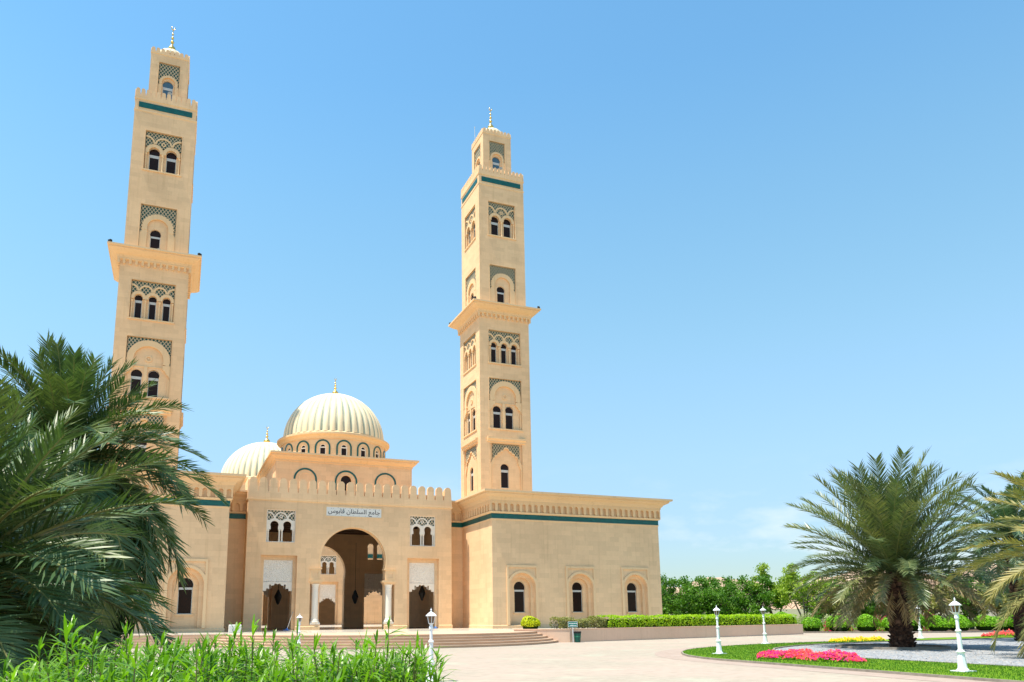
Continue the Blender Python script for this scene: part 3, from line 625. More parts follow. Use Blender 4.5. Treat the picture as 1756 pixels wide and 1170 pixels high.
# nook behind the engaged columns, so the notch is not open right through
for s in (-1, 1):
    x0, x1 = sorted((s*2.85, s*3.72)); b.box(x0, x1, YP+.62, YP+1.1, 1.1, 4.7)
for s in (-1, 1):
    x0, x1 = sorted((s*9.0, s*8.6)); b.box(x0, x1, YP+.9, YP+3.6, .45, 11.6); b.box(x0, x1, YP+6.2, 80.8, .45, 11.6); b.box(x0, x1, YP+3.6, YP+6.2, 4.6 if s < 0 else .45, 11.6)
b.box(-8.6, 8.6, YP+.9, 80.8, 11.2, 11.55)
for s in (-1, 1): # inner cross walls that carry the dome
    for yy in (YP+3.4,):
        x0, x1 = sorted((s*4.2, s*4.9)); b.box(x0, x1, yy-.2, yy+.6, .6, 11.2)
obj('wall', b, M['stone'], por)
b = P_(); b.box(-8.58, 8.58, YP+.92, 80.78, 11.0, 11.19)
for i in range(9): b.box(-8.58, 8.58, YP+1.8+1.8*i, YP+2.05+1.8*i, 10.7, 10.99)
obj('darkened_ceiling', b, M['wood'], por)  # beamed lining, its wood coloured dark to deepen the porch shade
b = MB(); b.box(XM-8.55, XM+8.55, YP+.95, 80.75, .7, .757); struct('porch_floor', b, M['porchfloor'])  # added sheet, coloured dark to stand in for shade inside the porch
b = portal_wall(80.8, .9, True); obj('rear_wall', b, M['stone'], por)
b = P_(); q = [(-9, YP+1.84), (-9, YP), (9, YP), (9, YP+1.84)]
b.sweep(q, [(0, 11.5), (.05, 11.53), (.09, 11.58), (.09, 11.68), (.0, 11.7)], closed=False); obj('moulding', b, M['trim'], por)
b = P_(); q = [(-9, YP+1.84), (-9, YP), (-7.8, YP)]; b.sweep(q, [(0, .5), (.06, .5), (.06, 1.02), (0, 1.06)], closed=False); obj('plinth', b, M['trim'], por)
b = P_(); b.sweep([(7.8, YP), (9, YP), (9, YP+1.84)], [(0, .5), (.06, .5), (.06, 1.02), (0, 1.06)], closed=False); obj('plinth', b, M['trim'], por)
for s in (-1, 1):
    b = P_(); x0, x1 = sorted((s*2.8, s*4.83)); b.sweep([(x0, YP), (x1, YP)], [(0, .5), (.06, .5), (.06, 1.02), (0, 1.06)], closed=False); obj('plinth', b, M['trim'], por)
b = P_(); b.plate(merlons(-9.05, 9.05, 11.6, 13.49, 22, .95), [], YP-.06, YP+.24)
for s in (-1, 1): b.plate(merlons(0, 3.28, 11.6, 13.49, 4, .95), [], 0, .28, mp=(lambda x, y, z, s=s: (s*(9.05-y), YP+.25+x, z)))
b.plate(rect(-9, 9, 11.6, 12.3), [], YP+3.55, YP+3.75)
b.box(-8.7, 8.7, YP+.3, 80, 11.56, 11.75); obj('parapet', b, M['stone'], por)
def screen_mesh():
    """white double-window screen, 2.40 x 2.76, origin at its bottom centre, front at y=0"""
    b = MB(); t = .07; cs = (-.53, .53); zc = 1.47; wr = .34
    b.plate(rect(-1.2, 1.2, 0, 2.76), [rect(-1.13, 1.13, .07, 2.69)], 0, .3)
    b.plate([(-1.13, 1.1), (1.13, 1.1), (1.13, 1.92), (-1.13, 1.92)][:1]+[(-.53-.3, 1.1)]+arc(-.53, zc, wr, 205, -25, 18)+[(-.53+.3, 1.1), (.53-.3, 1.1)]+arc(.53, zc, wr, 205, -25, 18)+[(.53+.3, 1.1), (1.13, 1.1), (1.13, 1.88), (-1.13, 1.88)], [], .06, .22)
    for c in cs: b.plate(annulus(c, zc, wr+.02, .56, 5, 175, 20), [], .045, .2)
    for i, (c, a0, a1) in enumerate(((-1.06, 0, 93), (0, 0, 180), (1.06, 87, 180))):
        b.plate([(max(-1.13, min(1.13, x)), z) for x, z in annulus(c, 2.02, .45, .56, a0, a1, 18)], [], .035+.01*(i % 2), .2)
    b.plate(annulus(0, 2.2, .08, .15, 0, 360, 10), [], .03, .2)
    for c in (-1.03, -.11, .11, 1.03): b.lathe([(.09, .07), (.09, .15), (.065, .2), (.065, .92), (.095, 1.02), (.1, 1.1)], c, .13, 10)
    l = MB(); l.plate(rect(-1.13, 1.13, 1.88, 2.69), [], .1, .15)
    return mesh('window_screen', b, M['white']), mesh('lattice', l, M['lattice_fine'])
SM = screen_mesh(); RS = MB(); RS.plate(rect(-1.25, 1.25, 0, 2.8), [horse(c, 1.47, .36, .33, .07, 16) for c in (-.53, .53)], 0, .3); RS = mesh('window_screen', RS, M['stone'])
def lobed_door(b, cx, hw, zt, zb, ztip, y0, y1, k=1.0):
    """scalloped door-head board between zt and zb"""
    L = [(-hw, zb), (-hw*.78, zb+.32*k), (-hw*.57, zb+.48*k)]
    o = lobed(L, .5, 6)+[(-hw*.57, zb+.86*k), (-hw*.45, zb+.86*k), (-hw*.45, zb+.54*k)]+lobed([(-hw*.43, zb+.54*k), (-hw*.26, zb+.78*k), (0, ztip)], .42, 6)
    P = mirror_path(o); b.plate([(cx+x, z) for x, z in ([(-hw, zt)]+P+[(hw, zt)])], [], y0, y1)
def niche(s, y, root, far=False):
    c = s*(NX0+NX1)/2
    b = P_(); b.plate(rect(c-1.55, c+1.55, .6, 7.0), [rect(c-1.19, c+1.19, .65, 6.57)], y+.38, y+.75); obj('doorway_reveal', b, M['stone'], root)
    b = P_(); b.plate(rect(c-1.185, c+1.185, 4.76, 6.56), [], y+.46, y+.7); obj('carved_panel', b, M['carved'], root)
    b = P_(); lobed_door(b, c, 1.185, 4.74, 3.66, 4.52, y+.45, y+.68); obj('scalloped_arch', b, M['white'], root)
for s in (-1, 1):
    niche(s, YP, por)
    l = (s*6.25, .0, 8.02); o = inst('window_screen', SM[0], por, (l[0], .1, l[2])); inst('lattice', SM[1], o, (0, 0, 0))
    niche(s, 80.8, por); inst('window_screen', RS, por, (l[0], 80.8-YP+.1, l[2]))
    # engaged column, its capital block and impost
    b = P_(); cx = s*3.2
    b.box(cx-.42, cx+.42, YP+.02, YP+.62, 1.2, 1.36); b.lathe([(.40, 1.36), (.40, 1.46), (.33, 1.52), (.34, 1.6), (.29, 1.66), (.285, 4.15), (.31, 4.2), (.29, 4.26), (.33, 4.5), (.38, 4.58)], cx, YP+.32, 24)
    obj('column', b, M['white'], por, smooth=False)
    b = P_(); x0, x1 = sorted((s*2.62, s*3.76)); xm = (x0+x1)/2
    for (dx, dz, h) in ((-.12, 4.58, .08), (-.06, 4.66, .1), (0.02, 4.76, .17)): b.box(x0-dx-.0, x1+dx, YP-.10-dx, YP+.8, dz, dz+h)
    b.plate(rect(s*2.86 if s > 0 else -3.7, 3.7 if s > 0 else -2.86, 4.93, 5.82), [rect(xm-.22+s*.08, xm+.22+s*.08, 5.15, 5.6)], YP-.04, YP+.01); b.box(min(s*2.72, s*3.78), max(s*2.72, s*3.78), YP-.12, YP+.85, 5.82, 5.92)
    obj('capital', b, M['trim'], por)
b = P_(); b.plate(annulus(0, 6.62, 2.86, 2.98, -14, 194, 50), [], YP-.025, YP+.05); b.plate(annulus(0, 6.62, 2.80, 2.90, -14, 194, 50), [], YP+.35, YP+.6); obj('arch_moulding', b, M['trim'], por)
# name board with its lettering
b = P_(); b.plate(rect(-2.58, 2.50, 10.33, 11.32), [rect(-2.47, 2.39, 10.44, 11.21)], YP-.03, YP+.05); obj('sign_frame', b, M['trim'], por)
b = P_(); b.plate(rect(-2.47, 2.39, 10.44, 11.21), [], YP-.008, YP+.04); sb = obj('sign_board', b, M['board'], por)
txt = "\uFE9F\uFE8E\uFEE3\uFECA \uFE8D\uFEDF\uFEB4\uFEE0\uFEC4\uFE8E\uFEE5 \uFED7\uFE8E\uFE91\uFEEE\uFEB1"
lb = MB(); dg = None
tmp = bpy.data.curves.new('lettering', 'FONT'); tmp.body = txt[::-1]; tmp.resolution_u = 4; tmp.offset = .013
to = bpy.data.objects.new('lettering', tmp); COL.objects.link(to); bpy.context.view_layer.update()
me = bpy.data.meshes.new_from_object(to.evaluated_get(bpy.context.evaluated_depsgraph_get())); COL.objects.unlink(to); bpy.data.objects.remove(to)
xs = [v.co.x for v in me.vertices]; ys = [v.co.y for v in me.vertices]; x0, x1, y0, y1 = min(xs), max(xs), min(ys), max(ys)
for v in me.vertices:
    u = (v.co.x-x0)/(x1-x0); t = (v.co.y-y0)/(y1-y0)
    lb.V((XM-2.32+4.58*u, YP-.0115, 10.48+.60*t))
for p in me.polygons: lb.Fc(tuple(p.vertices))
rnd = random.Random(4)
for i in range(26):   # vowel marks above and below the line
    x = -2.2+4.4*i/25+rnd.uniform(-.05, .05); z = 11.05+rnd.uniform(0, .1) if i % 3 else 10.49; w_ = .045
    if i % 4 == 1: P = arc(x, z, .028, 0, 300, 6)
    else: P = [(x-w_, z), (x+w_, z+.03), (x+w_, z+.05), (x-w_, z+.02)]
    lb.plate([(XM+a, c) for a, c in P], [], YP-.0115, YP-.0105)
obj('lettering', lb, M['ink'], sb)
# hanging lanterns inside the porch
lm = MB(); lm.tube([(0, 0, 1.35), (0, 0, 6.0)], .02, 5); lm.lathe([(.03, 0), (.12, .1), (.3, .55), (.34, .7), (.3, .85), (.12, 1.25), (.03, 1.4)], 0, 0, 8)
lmesh = mesh('hanging_lantern', lm, M['black'])
for k, (u, y, z) in enumerate(((-5.55, 69.6, 2.95), (2.2, 72.6, 3.05), (7.2, 66.7, 3.25))):
    o = bpy.data.objects.new('hanging_lantern', lmesh); COL.objects.link(o); o.location = (XM+u, y, z)
    tag(o, ('dark pointed lantern hanging inside the left doorway', 'dark pointed lantern hanging in shade behind the great arch', 'dark pointed lantern hanging inside the right doorway')[k], 'lantern', 'lanterns hanging in the porch')

# ------------------------------------------------------------------ domed hall above the porch, prayer hall with the rear dome, courtyard front
hall = thing('domed_hall', 'square upper hall carrying the main ribbed cream dome above the portal', 'building', (XM, 73.9, 11.7))
HX, HY0, HY1 = 6.4, 67.57, 80.4
b = P_()
b.box(-HX+.35, HX-.35, HY0+.35, HY1-.35, 11.7, 16.2); ac = (-3.75, .02, 3.79)
b.plate(rect(-HX, HX, 11.7, 16.2), [horse(c, 14.33, .50, .49, 12.2) for c in ac[1:2]], HY0, HY0+.3, back=False)
for k in (1, 2, 3):
    ca, sa = round(math.cos(k*PI/2)), round(math.sin(k*PI/2)); my = (HY0+HY1)/2
    hh = (HY1-HY0)/2
    b.plate(rect(-HX+.0, HX-.3, 11.7, 16.2), [], 0, .3, mp=lambda x, y, z, ca=ca, sa=sa: (x*ca+(hh-y)*sa, my+x*sa-(hh-y)*ca, z))
obj('wall', b, M['stone'], hall)
q = [(XM+x, y) for x, y in ((-HX, HY0), (HX, HY0), (HX, HY1), (-HX, HY1))]
b = MB(); b.sweep(q, [(0, 15.85), (.08, 15.88), (.08, 16.0), (.2, 16.08), (.34, 16.22), (.42, 16.3), (.42, 16.42), (.58, 16.46), (.58, 16.62), (-.8, 16.64)]); b.box(XM-5.7, XM+5.7, HY0+.7, HY1-.7, 16.2, 16.63); obj('cornice', b, M['cornice'], hall)
for i, c in enumerate(ac):
    b = P_(); b.plate([(c+1.06, 12.0)]+arc(c, 14.25, 1.06, 0, 180, 24)+[(c-1.06, 12.0), (c-.90, 12.0)]+arc(c, 14.25, .90, 180, 0, 24)+[(c+.90, 12.0)], [], HY0-.035, HY0+.02); o = obj('teal_arch', b, M['teal'], hall)
    b = P_(); b.plate([(c+.62, 12.0)]+arc(c, 14.33, .62, 0, 180, 20)+[(c-.62, 12.0), (c-.50, 12.0)]+arc(c, 14.33, .50, 180, 0, 20)+[(c+.50, 12.0)], [], HY0-.03, HY0+.02); obj('arch_moulding', b, M['trim'], hall)
o = obj('pane', (lambda b: b.plate(rect(-.5, .52, 12.2, 14.9), [], HY0+.2, HY0+.25))(P_()), M['glass'], hall)
DZ, DRr = 16.6, 5.2; NW = 16
b = MB(); b.fn = lambda p: (XM+p[0], 73.9+p[1], p[2])
def drum_window_parts(rad, z0, zc, hw, N_, off=0, only=None):
    """curved drum wall pierced by N_ arched windows, bent round the axis"""
    seg_w = 2*PI*rad/N_; wl = MB(); tealb = MB(); gl = MB(); fr = MB()
    def bend(a0): return lambda x, y, z: ((rad-y)*math.sin(a0+x/rad), -(rad-y)*math.cos(a0+x/rad), z)
    for k in range(N_):
        if only is not None and k != only: continue
        a0 = 2*PI*k/N_+off; f = bend(a0)
        xs = [-seg_w/2+seg_w*i/6 for i in range(7)]
        outer = [(x, z0) for x in xs]+[(x, 19.0) for x in xs[::-1]]
        wl.plate(outer, [horse(0, zc, hw*1.03, hw, z0+.35, 12)], 0, .25, mp=f, back=False)
        r1_, r0_ = hw+.42, hw+.27
        tealb.plate([(r1_, z0+.3)]+arc(0, zc, r1_, 0, 180, 18)+[(-r1_, z0+.3), (-r0_, z0+.3)]+arc(0, zc, r0_, 180, 0, 18)+[(r0_, z0+.3)], [], -.04, .01, mp=f, back=False)
        fr.plate([(hw, z0+.35)]+arc(0, zc, hw, 0, 180, 12)+[(-hw, z0+.35)], [[(hw-.09, z0+.4), (hw-.09, zc-.05), (-hw+.09, zc-.05), (-hw+.09, z0+.4)], arc(0, zc+.03, hw-.1, 8, 172, 10)], .08, .13, mp=f, back=False)
        gl.plate([(hw, z0+.35)]+arc(0, zc, hw, 0, 180, 12)+[(-hw, z0+.35)], [], .15, .17, mp=f, back=False)
    return wl, tealb, fr, gl
wl, tb, fr, gl = drum_window_parts(DRr, DZ, 17.75, .33, NW, .0)
wl.v = [(x+XM, y+73.9, z) for x, y, z in wl.v]; obj('drum', wl, M['stone'], hall)
_, tb, fr, gl = drum_window_parts(DRr, DZ, 17.75, .33, NW, .0, only=0)
dm_ = []
for mb_, nm, mt in ((tb, 'teal_arch', 'teal'), (fr, 'window', 'white'), (gl, 'pane', 'glass')):
    mb_.v = [(x, y, z-11.7) for x, y, z in mb_.v]; dm_.append(mesh(nm, mb_, M[mt]))
for k in range(NW):
    a = 2*PI*k/NW; inst('teal_arch', dm_[0], hall, (0, 0, 0), a); o = inst('window', dm_[1], hall, (0, 0, 0), a); inst('pane', dm_[2], o, (0, 0, 0))
b = MB(); b.lathe([(5.15, 18.6), (5.3, 18.62), (5.34, 18.74), (5.45, 18.86), (5.62, 18.95), (5.66, 19.0), (5.66, 19.16), (5.2, 19.25), (4.9, 19.5), (1, 19.5)], XM, 73.9, 72); obj('drum_cornice', b, M['cornice'], hall, smooth=False)
b = ribbed_dome(MB(), 4.92, 19.4, 5.02, 44); b.v = [(x+XM, y+73.9, z) for x, y, z in b.v]; dm = obj('dome', b, [M['dome'], M['groove']], hall, smooth=True)
b = finial(MB(), 24.38, 1.95, .33); b.v = [(x+XM, y+73.9, z) for x, y, z in b.v]; obj('finial', b, M['gold'], hall, smooth=True)

ph = thing('prayer_hall', 'far prayer hall with the second ribbed cream dome, seen behind the main dome', 'building', (XM, 130, 0))
b = P_()
hs = [[(-2.8, .6)]+arc(0, 6.62, 2.9, 194, -14, 40)+[(2.8, .6)]]
for s in (-1, 1): hs += [rect(min(s*NX0, s*NX1), max(s*NX0, s*NX1), .6, 6.93), rect(min(s*5.05, s*7.45), max(s*5.05, s*7.45), 8.02, 10.78)]
b.plate(rect(-28, 28, 0, 15.0), hs, 109, 109.6); b.box(-28, 28, 128, 128.5, 0, 12.4); b.box(-28, 28, 109.7, 150, 12.0, 12.4)
b.box(-9.5, 9.5, 131.5, 150.5, 12.4, 24.5); b.lathe([(8.3, 24.5), (8.3, 26.0)], 0, 141, 48)
obj('wall', b, M['stone'], ph)
for s in (-1, 1):
    o = inst('window_screen', SM[0], ph, (s*6.25, 109.1-130, 8.02)); inst('lattice', SM[1], o, (0, 0, 0)); niche(s, 109, ph)
b = P_(); b.plate(rect(9.0, 28, 10.5, 11.1), [], 108.9, 109.01); b.plate(rect(-28, -9.0, 10.5, 11.1), [], 108.9, 109.01); obj('teal_band', b, M['teal'], ph)
b = P_(); b.lathe([(8.3, 25.4), (8.9, 25.9), (8.9, 26.2), (8, 26.5)], 0, 141, 64); b.sweep([(-28, 109), (28, 109)], [(0, 14.1), (.8, 14.8), (.8, 15.1), (0, 15.15)], closed=False); obj('cornice', b, M['cornice'], ph)
b = ribbed_dome(MB(), 7.9, 26.4, 7.95, 44); b.v = [(x+XM, y+141, z) for x, y, z in b.v]; obj('dome', b, [M['dome'], M['groove']], ph, smooth=True)
b = finial(MB(), 34.2, 3.5, .62); b.v = [(x+XM, y+141, z) for x, y, z in b.v]; obj('finial', b, M['gold'], ph, smooth=True)
sheet('courtyard_paving', [(-14, 82.2), (42, 82.2), (42, 109), (-14, 109)], .74, M['terrace'])
for s in (-1, 1):
    o = thing('courtyard_arcade', ('low arcade wall closing the left side of the inner courtyard', 'low arcade wall closing the right side of the inner courtyard')[s > 0], 'building', (XM+s*24, 95, 0))
    b = MB(); hs = [horse(2.5+4.2*i, 4.2, 1.4, 1.3, .8, 14) for i in range(6)]
    b.plate(rect(0, 27, .3, 9.5), hs, 0, .6, mp=lambda x, y, z, s=s: (XM+s*(22+y), 82+x, z)); b.box(XM+s*25.9 if s > 0 else XM-26.4, XM+26.4 if s > 0 else XM-25.9, 82, 109, .3, 9.5)
    obj('wall', b, M['stone'], o)
#@@PART3
# ------------------------------------------------------------------ palms
rnd = random.Random(11)
def leaf_blade(b, p, d, up, L, w_, rnd, droop=.12, segs=2):
    d = d.normalized(); s = d.cross(up)
    if s.length < 1e-3: s = d.orthogonal()
    s.normalize(); q = p+d*(L*.5)-Vector((0, 0, L*droop*.3)); t = p+d*L-Vector((0, 0, L*droop))
    a = b.V(p-s*w_*.3); c = b.V(p+s*w_*.3); e = b.V(q+s*w_*.5); f = b.V(q-s*w_*.5); g = b.V(t)
    b.Fc((a, c, e, f)); b.Fc((f, e, g))
def frond_mesh(name, L, bend, nl, ll, lw, seed, mats, vee=.35, dead=False, thick=.028, flat=1.0):
    """arching rachis with two rows of leaflets; grows along +X, curving down in the X-Z plane"""
    r = random.Random(seed); b = MB(); K = 14; pts = []; ang = 0; p = Vector((0, 0, 0)); sway = r.uniform(-.25, .25)
    T = []
    for i in range(K+1):
        t = i/K; a = -bend*(t**1.5); yaw = sway*t*t
        d = Vector((math.cos(a)*math.cos(yaw), math.cos(a)*math.sin(yaw), math.sin(a))); T.append(d); pts.append(p.copy()); p = p+d*(L/K)
    b.mi = 1; b.tube(pts, [thick*(1-.88*i/K)+.003 for i in range(K+1)], 5); b.mi = 0
    for i in range(nl):
        t = .10+.90*(i+.5)/nl; k = min(K-1, int(t*K)); fr = t*K-k
        pos = pts[k].lerp(pts[k+1], fr); tg = T[k].lerp(T[k+1], fr).normalized(); side = Vector((-tg.y, tg.x, 0)).normalized() if abs(tg.z) < .98 else Vector((0, 1, 0))
        up = tg.cross(side)*-1
        if up.z < 0: up = -up
        up = side.cross(tg)*-1 if side.cross(tg).z < 0 else side.cross(tg)
        al = R(60-25*t)+r.uniform(-.10, .10); l = ll*(math.sin(PI*min(1, .18+.66*t)))**.6*r.uniform(.85, 1.12)
        for s in (-1, 1):
            v = vee+r.uniform(-.38, .38)
            d = tg*math.cos(al)+side*(s*math.sin(al))*flat+up*(v*math.sin(al))
            if dead: d = d*.5+Vector((r.uniform(-.3, .3), r.uniform(-.3, .3), -.7))
            tw = up*math.cos(v)+side*(s*-math.sin(v)); tw = tw+Vector((r.uniform(-.5, .5), r.uniform(-.5, .5), r.uniform(-.3, .3)))
            leaf_blade(b, pos+up*.004, d, tw, l, lw*(.8+.4*r.random()), r, r.uniform(.02, .22))
    return mesh(name, b, mats)
def trunk_mesh(H, r0, r1, boots=True, seed=1):
    r = random.Random(seed); b = MB(); K = 10
    b.lathe([((r0+(r1-r0)*i/K)*(1+.05*math.sin(i*2.1)), H*i/K) for i in range(K+1)], 0, 0, 18)
    if boots:
        b.mi = 1; n = int(H*26)
        for i in range(n):
            z = H*(i+.5)/n; a = i*2.399+r.uniform(-.15, .15); rad = r0+(r1-r0)*z/H; w_ = r.uniform(.09, .15); h = r.uniform(.14, .26); o = r.uniform(.05, .15)
            ca, sa = math.cos(a), math.sin(a)
            def q(u, rr, zz): return b.V((ca*rr-sa*u, sa*rr+ca*u, zz))
            v = [q(-w_, rad*.96, z-h*.6), q(w_, rad*.96, z-h*.6), q(w_*.75, rad+o, z+h*.25), q(-w_*.75, rad+o, z+h*.25), q(w_*.6, rad+o*.7, z+h*.45), q(-w_*.6, rad+o*.7, z+h*.45), q(w_*.8, rad*.9, z+h*.2), q(-w_*.8, rad*.9, z+h*.2)]
            b.mi = 1 if r.random() < .55 else 0
            for f in ((0, 1, 2, 3), (3, 2, 4, 5), (5, 4, 6, 7), (1, 6, 4, 2), (0, 3, 5, 7)): b.Fc([v[k] for k in f])
        b.mi = 0
    return mesh('trunk', b, [M['trunk'], M['boot']])
def palm(loc, label, H, L, n, mat_key, group, r0=.5, r1=.38, nl=62, ll=.5, lw=.045, seed=1, el=(82, -28), bend=(.7, 1.5), dead=4, stalks=0, kinds=7, vee=.35, skip=None, power=1.0, phase=0.0, tip=0.0, low_mat=None, prof=None):
    r = random.Random(seed); root = thing('palm_tree', label, 'palm tree', loc, group)
    inst('trunk', trunk_mesh(H+.25, r0, r1, seed=seed), root, (0, 0, 0))
    ms = [frond_mesh('frond', L*(.88+.24*(k*37 % 7)/7), bend[0]+(bend[1]-bend[0])*k/(kinds-1), nl, ll, lw, seed*50+k, [M[mat_key], M['rachis']], vee) for k in range(kinds)]
    lm_ = frond_mesh('frond', L, bend[1], nl, ll, lw, seed*50+91, [M[low_mat], M['rachis']], vee) if low_mat else None
    for i in range(n):
        t = ((i+.5)/n)**power; e = el[0]+(el[1]-el[0])*t+r.uniform(-6, 6); az = i*2.39996+r.uniform(-.18, .18)+phase
        if skip and skip(az, e): continue
        low = low_mat and t > .84
        k = max(0, min(kinds-1, int(t*kinds+r.uniform(-1.2, 1.2))))
        rr = r1*.55; z = H-.05+ .30*(1-t)
        o = inst('frond', lm_ if low else ms[k], root, (rr*math.cos(az)*t, rr*math.sin(az)*t, z), rot=(r.uniform(-.35, .35), -R(e), az), scale=r.uniform(.92, 1.06)*(.82 if t < .08 else 1)*(prof(t) if prof else 1+tip*(.5-t)))
    if dead:
        dm = frond_mesh('frond', L*.5, 1.0, 34, ll*.8, lw, seed*50+31, [M['palm_dead'], M['palm_dead']], .1, dead=True)
        for i in range(dead):
            o = inst('frond', dm, root, (0, 0, H-.35), rot=(0, R(38+r.uniform(-8, 20)), i*2*PI/dead+r.uniform(-.5, .5)), scale=r.uniform(.8, 1.1)); o['label'] = 'dry brown hanging frond'
    for i in range(stalks):
        b = MB(); a = r.uniform(0, 2*PI)
        for j in range(16):
            q0 = Vector((0, 0, 0)); d = Vector((math.cos(a+r.uniform(-.5, .5)), math.sin(a+r.uniform(-.5, .5)), .9)).normalized()
            pts = [q0, d*.5, d*.9+Vector((0, 0, -.12)), d*1.05+Vector((0, 0, -.5))]; b.tube(pts, .008, 3)
            for q in range(5):
                c = pts[2].lerp(pts[3], q/4); b.lathe([(.004, c.z-.018), (.018, c.z), (.004, c.z+.018)], c.x, c.y, 4)
        inst('date_stalk', mesh('date_stalk', b, M['dates']), root, (0, 0, H+.05))
    return root
palm((34.3, 27.9, .05), 'big date palm with a thick brown trunk standing alone on the grey gravel', 3.55, 5.55, 120, 'palm_olive', 'date palms', r0=.53, r1=.36, nl=80, ll=.80, lw=.046, seed=3, el=(86, -13), bend=(.25, 1.1), dead=6, power=1.0, tip=.48, low_mat='palm_low')
palm((48.9, 31.3, .05), 'blue-green date palm standing behind the others at the right edge', 6.2, 4.7, 60, 'palm_blue', 'date palms', r0=.45, r1=.34, nl=80, ll=.66, lw=.055, seed=5, dead=4)
palm((32.7, 17.3, .05), 'yellowing date palm whose drooping fronds enter at the right edge', 3.3, 5.1, 80, 'palm_yellow', 'date palms', r0=.5, r1=.38, nl=88, ll=.62, lw=.045, seed=7, el=(84, -20), bend=(.5, 1.5), dead=5)
palm((-2.85, 19.6, 0), 'tall dark green date palm in front of the left minaret', 5.4, 3.25, 140, 'palm_dark', 'date palms', r0=.36, r1=.30, nl=84, ll=.54, lw=.034, seed=9, el=(88, -52), bend=(.25, 1.75), prof=lambda t: 1.16-2.6*t if t < .12 else (.82+.3*(t-.12) if t < .33 else .88+.85*(t-.33) if t < .6 else 1.11+1.25*(t-.6)), dead=0, stalks=4, power=.85)
palm((-2.3, 9.8, 0), 'nearest date palm with big arching fronds filling the lower left corner', 2.15, 2.45, 84, 'palm_dark', 'date palms', r0=.32, r1=.28, nl=72, ll=.48, lw=.026, seed=13, el=(82, -48), bend=(.35, 1.3), dead=0)

# ------------------------------------------------------------------ leafy plants
def rand_dir(r):
    z = r.uniform(-1, 1); a = r.uniform(0, 2*PI); s = math.sqrt(1-z*z); return Vector((s*math.cos(a), s*math.sin(a), z))
def leaf_quad(b, p, n, s, r, asp=.6):
    n = n.normalized(); t = n.orthogonal().normalized(); t.rotate(Matrix.Rotation(r.uniform(0, 2*PI), 3, n)); u = n.cross(t)*asp
    a = [b.V(p-t*s*.5), b.V(p+u*s*.5), b.V(p+t*s*.5), b.V(p-u*s*.5)]; b.Fc(a)
def tree_meshes(seed, R0, H, leaves=5200, s=(.2, .34), mt='tree_a', clumps=46, low=.30):
    r = random.Random(seed); tb = MB(); b = MB(); C = []
    for i in range(clumps):
        d = rand_dir(r); k = r.random()**.4; c = Vector((d.x*R0*k, d.y*R0*k, H*(low+.36)+d.z*H*.34*k)); c.z += .12*H*math.sin(c.x*1.7+seed)
        C.append((c, r.uniform(.42, .95)*R0*.34))
    stems = r.randint(2, 4)
    for i in range(stems):
        a = i*2*PI/stems+r.uniform(-.4, .4); top = Vector((math.cos(a)*R0*.35, math.sin(a)*R0*.35, H*.55)); mid = top*.45+Vector((r.uniform(-.2, .2), r.uniform(-.2, .2), 0))
        tb.tube([Vector((math.cos(a)*.08, math.sin(a)*.08, 0)), mid, top], [.13, .10, .05], 7)
        for c, rc in C[i::stems][:9]: tb.tube([mid.lerp(top, r.uniform(.3, 1)), mid.lerp(c, .6)+Vector((0, 0, -.15)), c], [.05, .035, .012], 4)
    per = leaves//clumps
    for c, rc in C:
        for j in range(per):
            d = rand_dir(r); q = c+Vector((d.x, d.y, d.z*.7))*rc*(r.random()**.45)*r.uniform(.8, 1.35); leaf_quad(b, q, rand_dir(r)+Vector((0, 0, .6)), r.uniform(*s), r)
    return mesh('trunk', tb, M['bark']), mesh('crown', b, M[mt])
def tree_proto(name, label, seed, mt, R0, H, low, group, n=5200, clumps=46):
    t, c = tree_meshes(seed, R0, H, n, mt=mt, low=low, clumps=clumps); return t, c
TV = [tree_meshes(1, 3.3, 6.6, 8200, mt='tree_a', clumps=60, low=.2), tree_meshes(2, 2.9, 6.2, 6800, mt='tree_a', clumps=52, low=.26), tree_meshes(3, 3.0, 6.9, 4600, mt='tree_b', low=.30, clumps=44), tree_meshes(4, 2.4, 5.2, 3400, mt='tree_c', low=.30, clumps=34)]
kinds = ['dense dark green tree', 'dark green bushy tree', 'light green open tree', 'small dry olive tree']
where = [('directly beside the end of the right wing', 54.6, 81.5, 0, .93), ('second from the right wing', 57.4, 77.2, 0, 1.06), ('third from the right wing', 60.6, 77.6, 1, 1.0), ('above the left lamp on the lawn', 62.8, 74.6, 0, .92),
 ('between the two lamps beyond the hedge', 64.0, 70.6, 1, .97), ('with a gap of sky round its top, above the second lamp', 66.3, 70.4, 2, 1.05), ('rising just left of the big palm', 66.2, 66.0, 2, 1.0), ('half hidden by the left fronds of the big palm', 69.5, 64.5, 3, 1.05),
 ('behind the left drooping fronds', 71.0, 60.6, 0, .9), ('seen left of the palm trunk under the fronds', 75.6, 61.0, 1, .95), ('behind the palm trunk', 74.4, 56.5, 3, 1.0), ('right of the palm trunk above the clipped bushes', 80, 56.5, 1, .95), ('behind the right-hand lamp', 78.5, 52, 3, 1.0), ('by the far wall near the right edge', 84, 53, 0, .9), ('at the right edge beyond the bushes', 84, 47.5, 1, 1.0), ('far back beside the wing', 60, 92, 3, 1.1), ('far back behind the tree row', 68, 82, 1, 1.05), ('far back near the low wall', 76, 72, 0, 1.0)]
r = random.Random(5)
for txt_, x, y, k, s in where:
    o = thing('leafy_tree', kinds[k]+' '+txt_, 'tree', (x, y, 0), 'trees beyond the hedge'); o.scale = (s, s, s); o.rotation_euler.z = r.uniform(0, 6)
    for nm, me in zip(('trunk', 'crown'), TV[k]): inst(nm, me, o, (0, 0, 0))
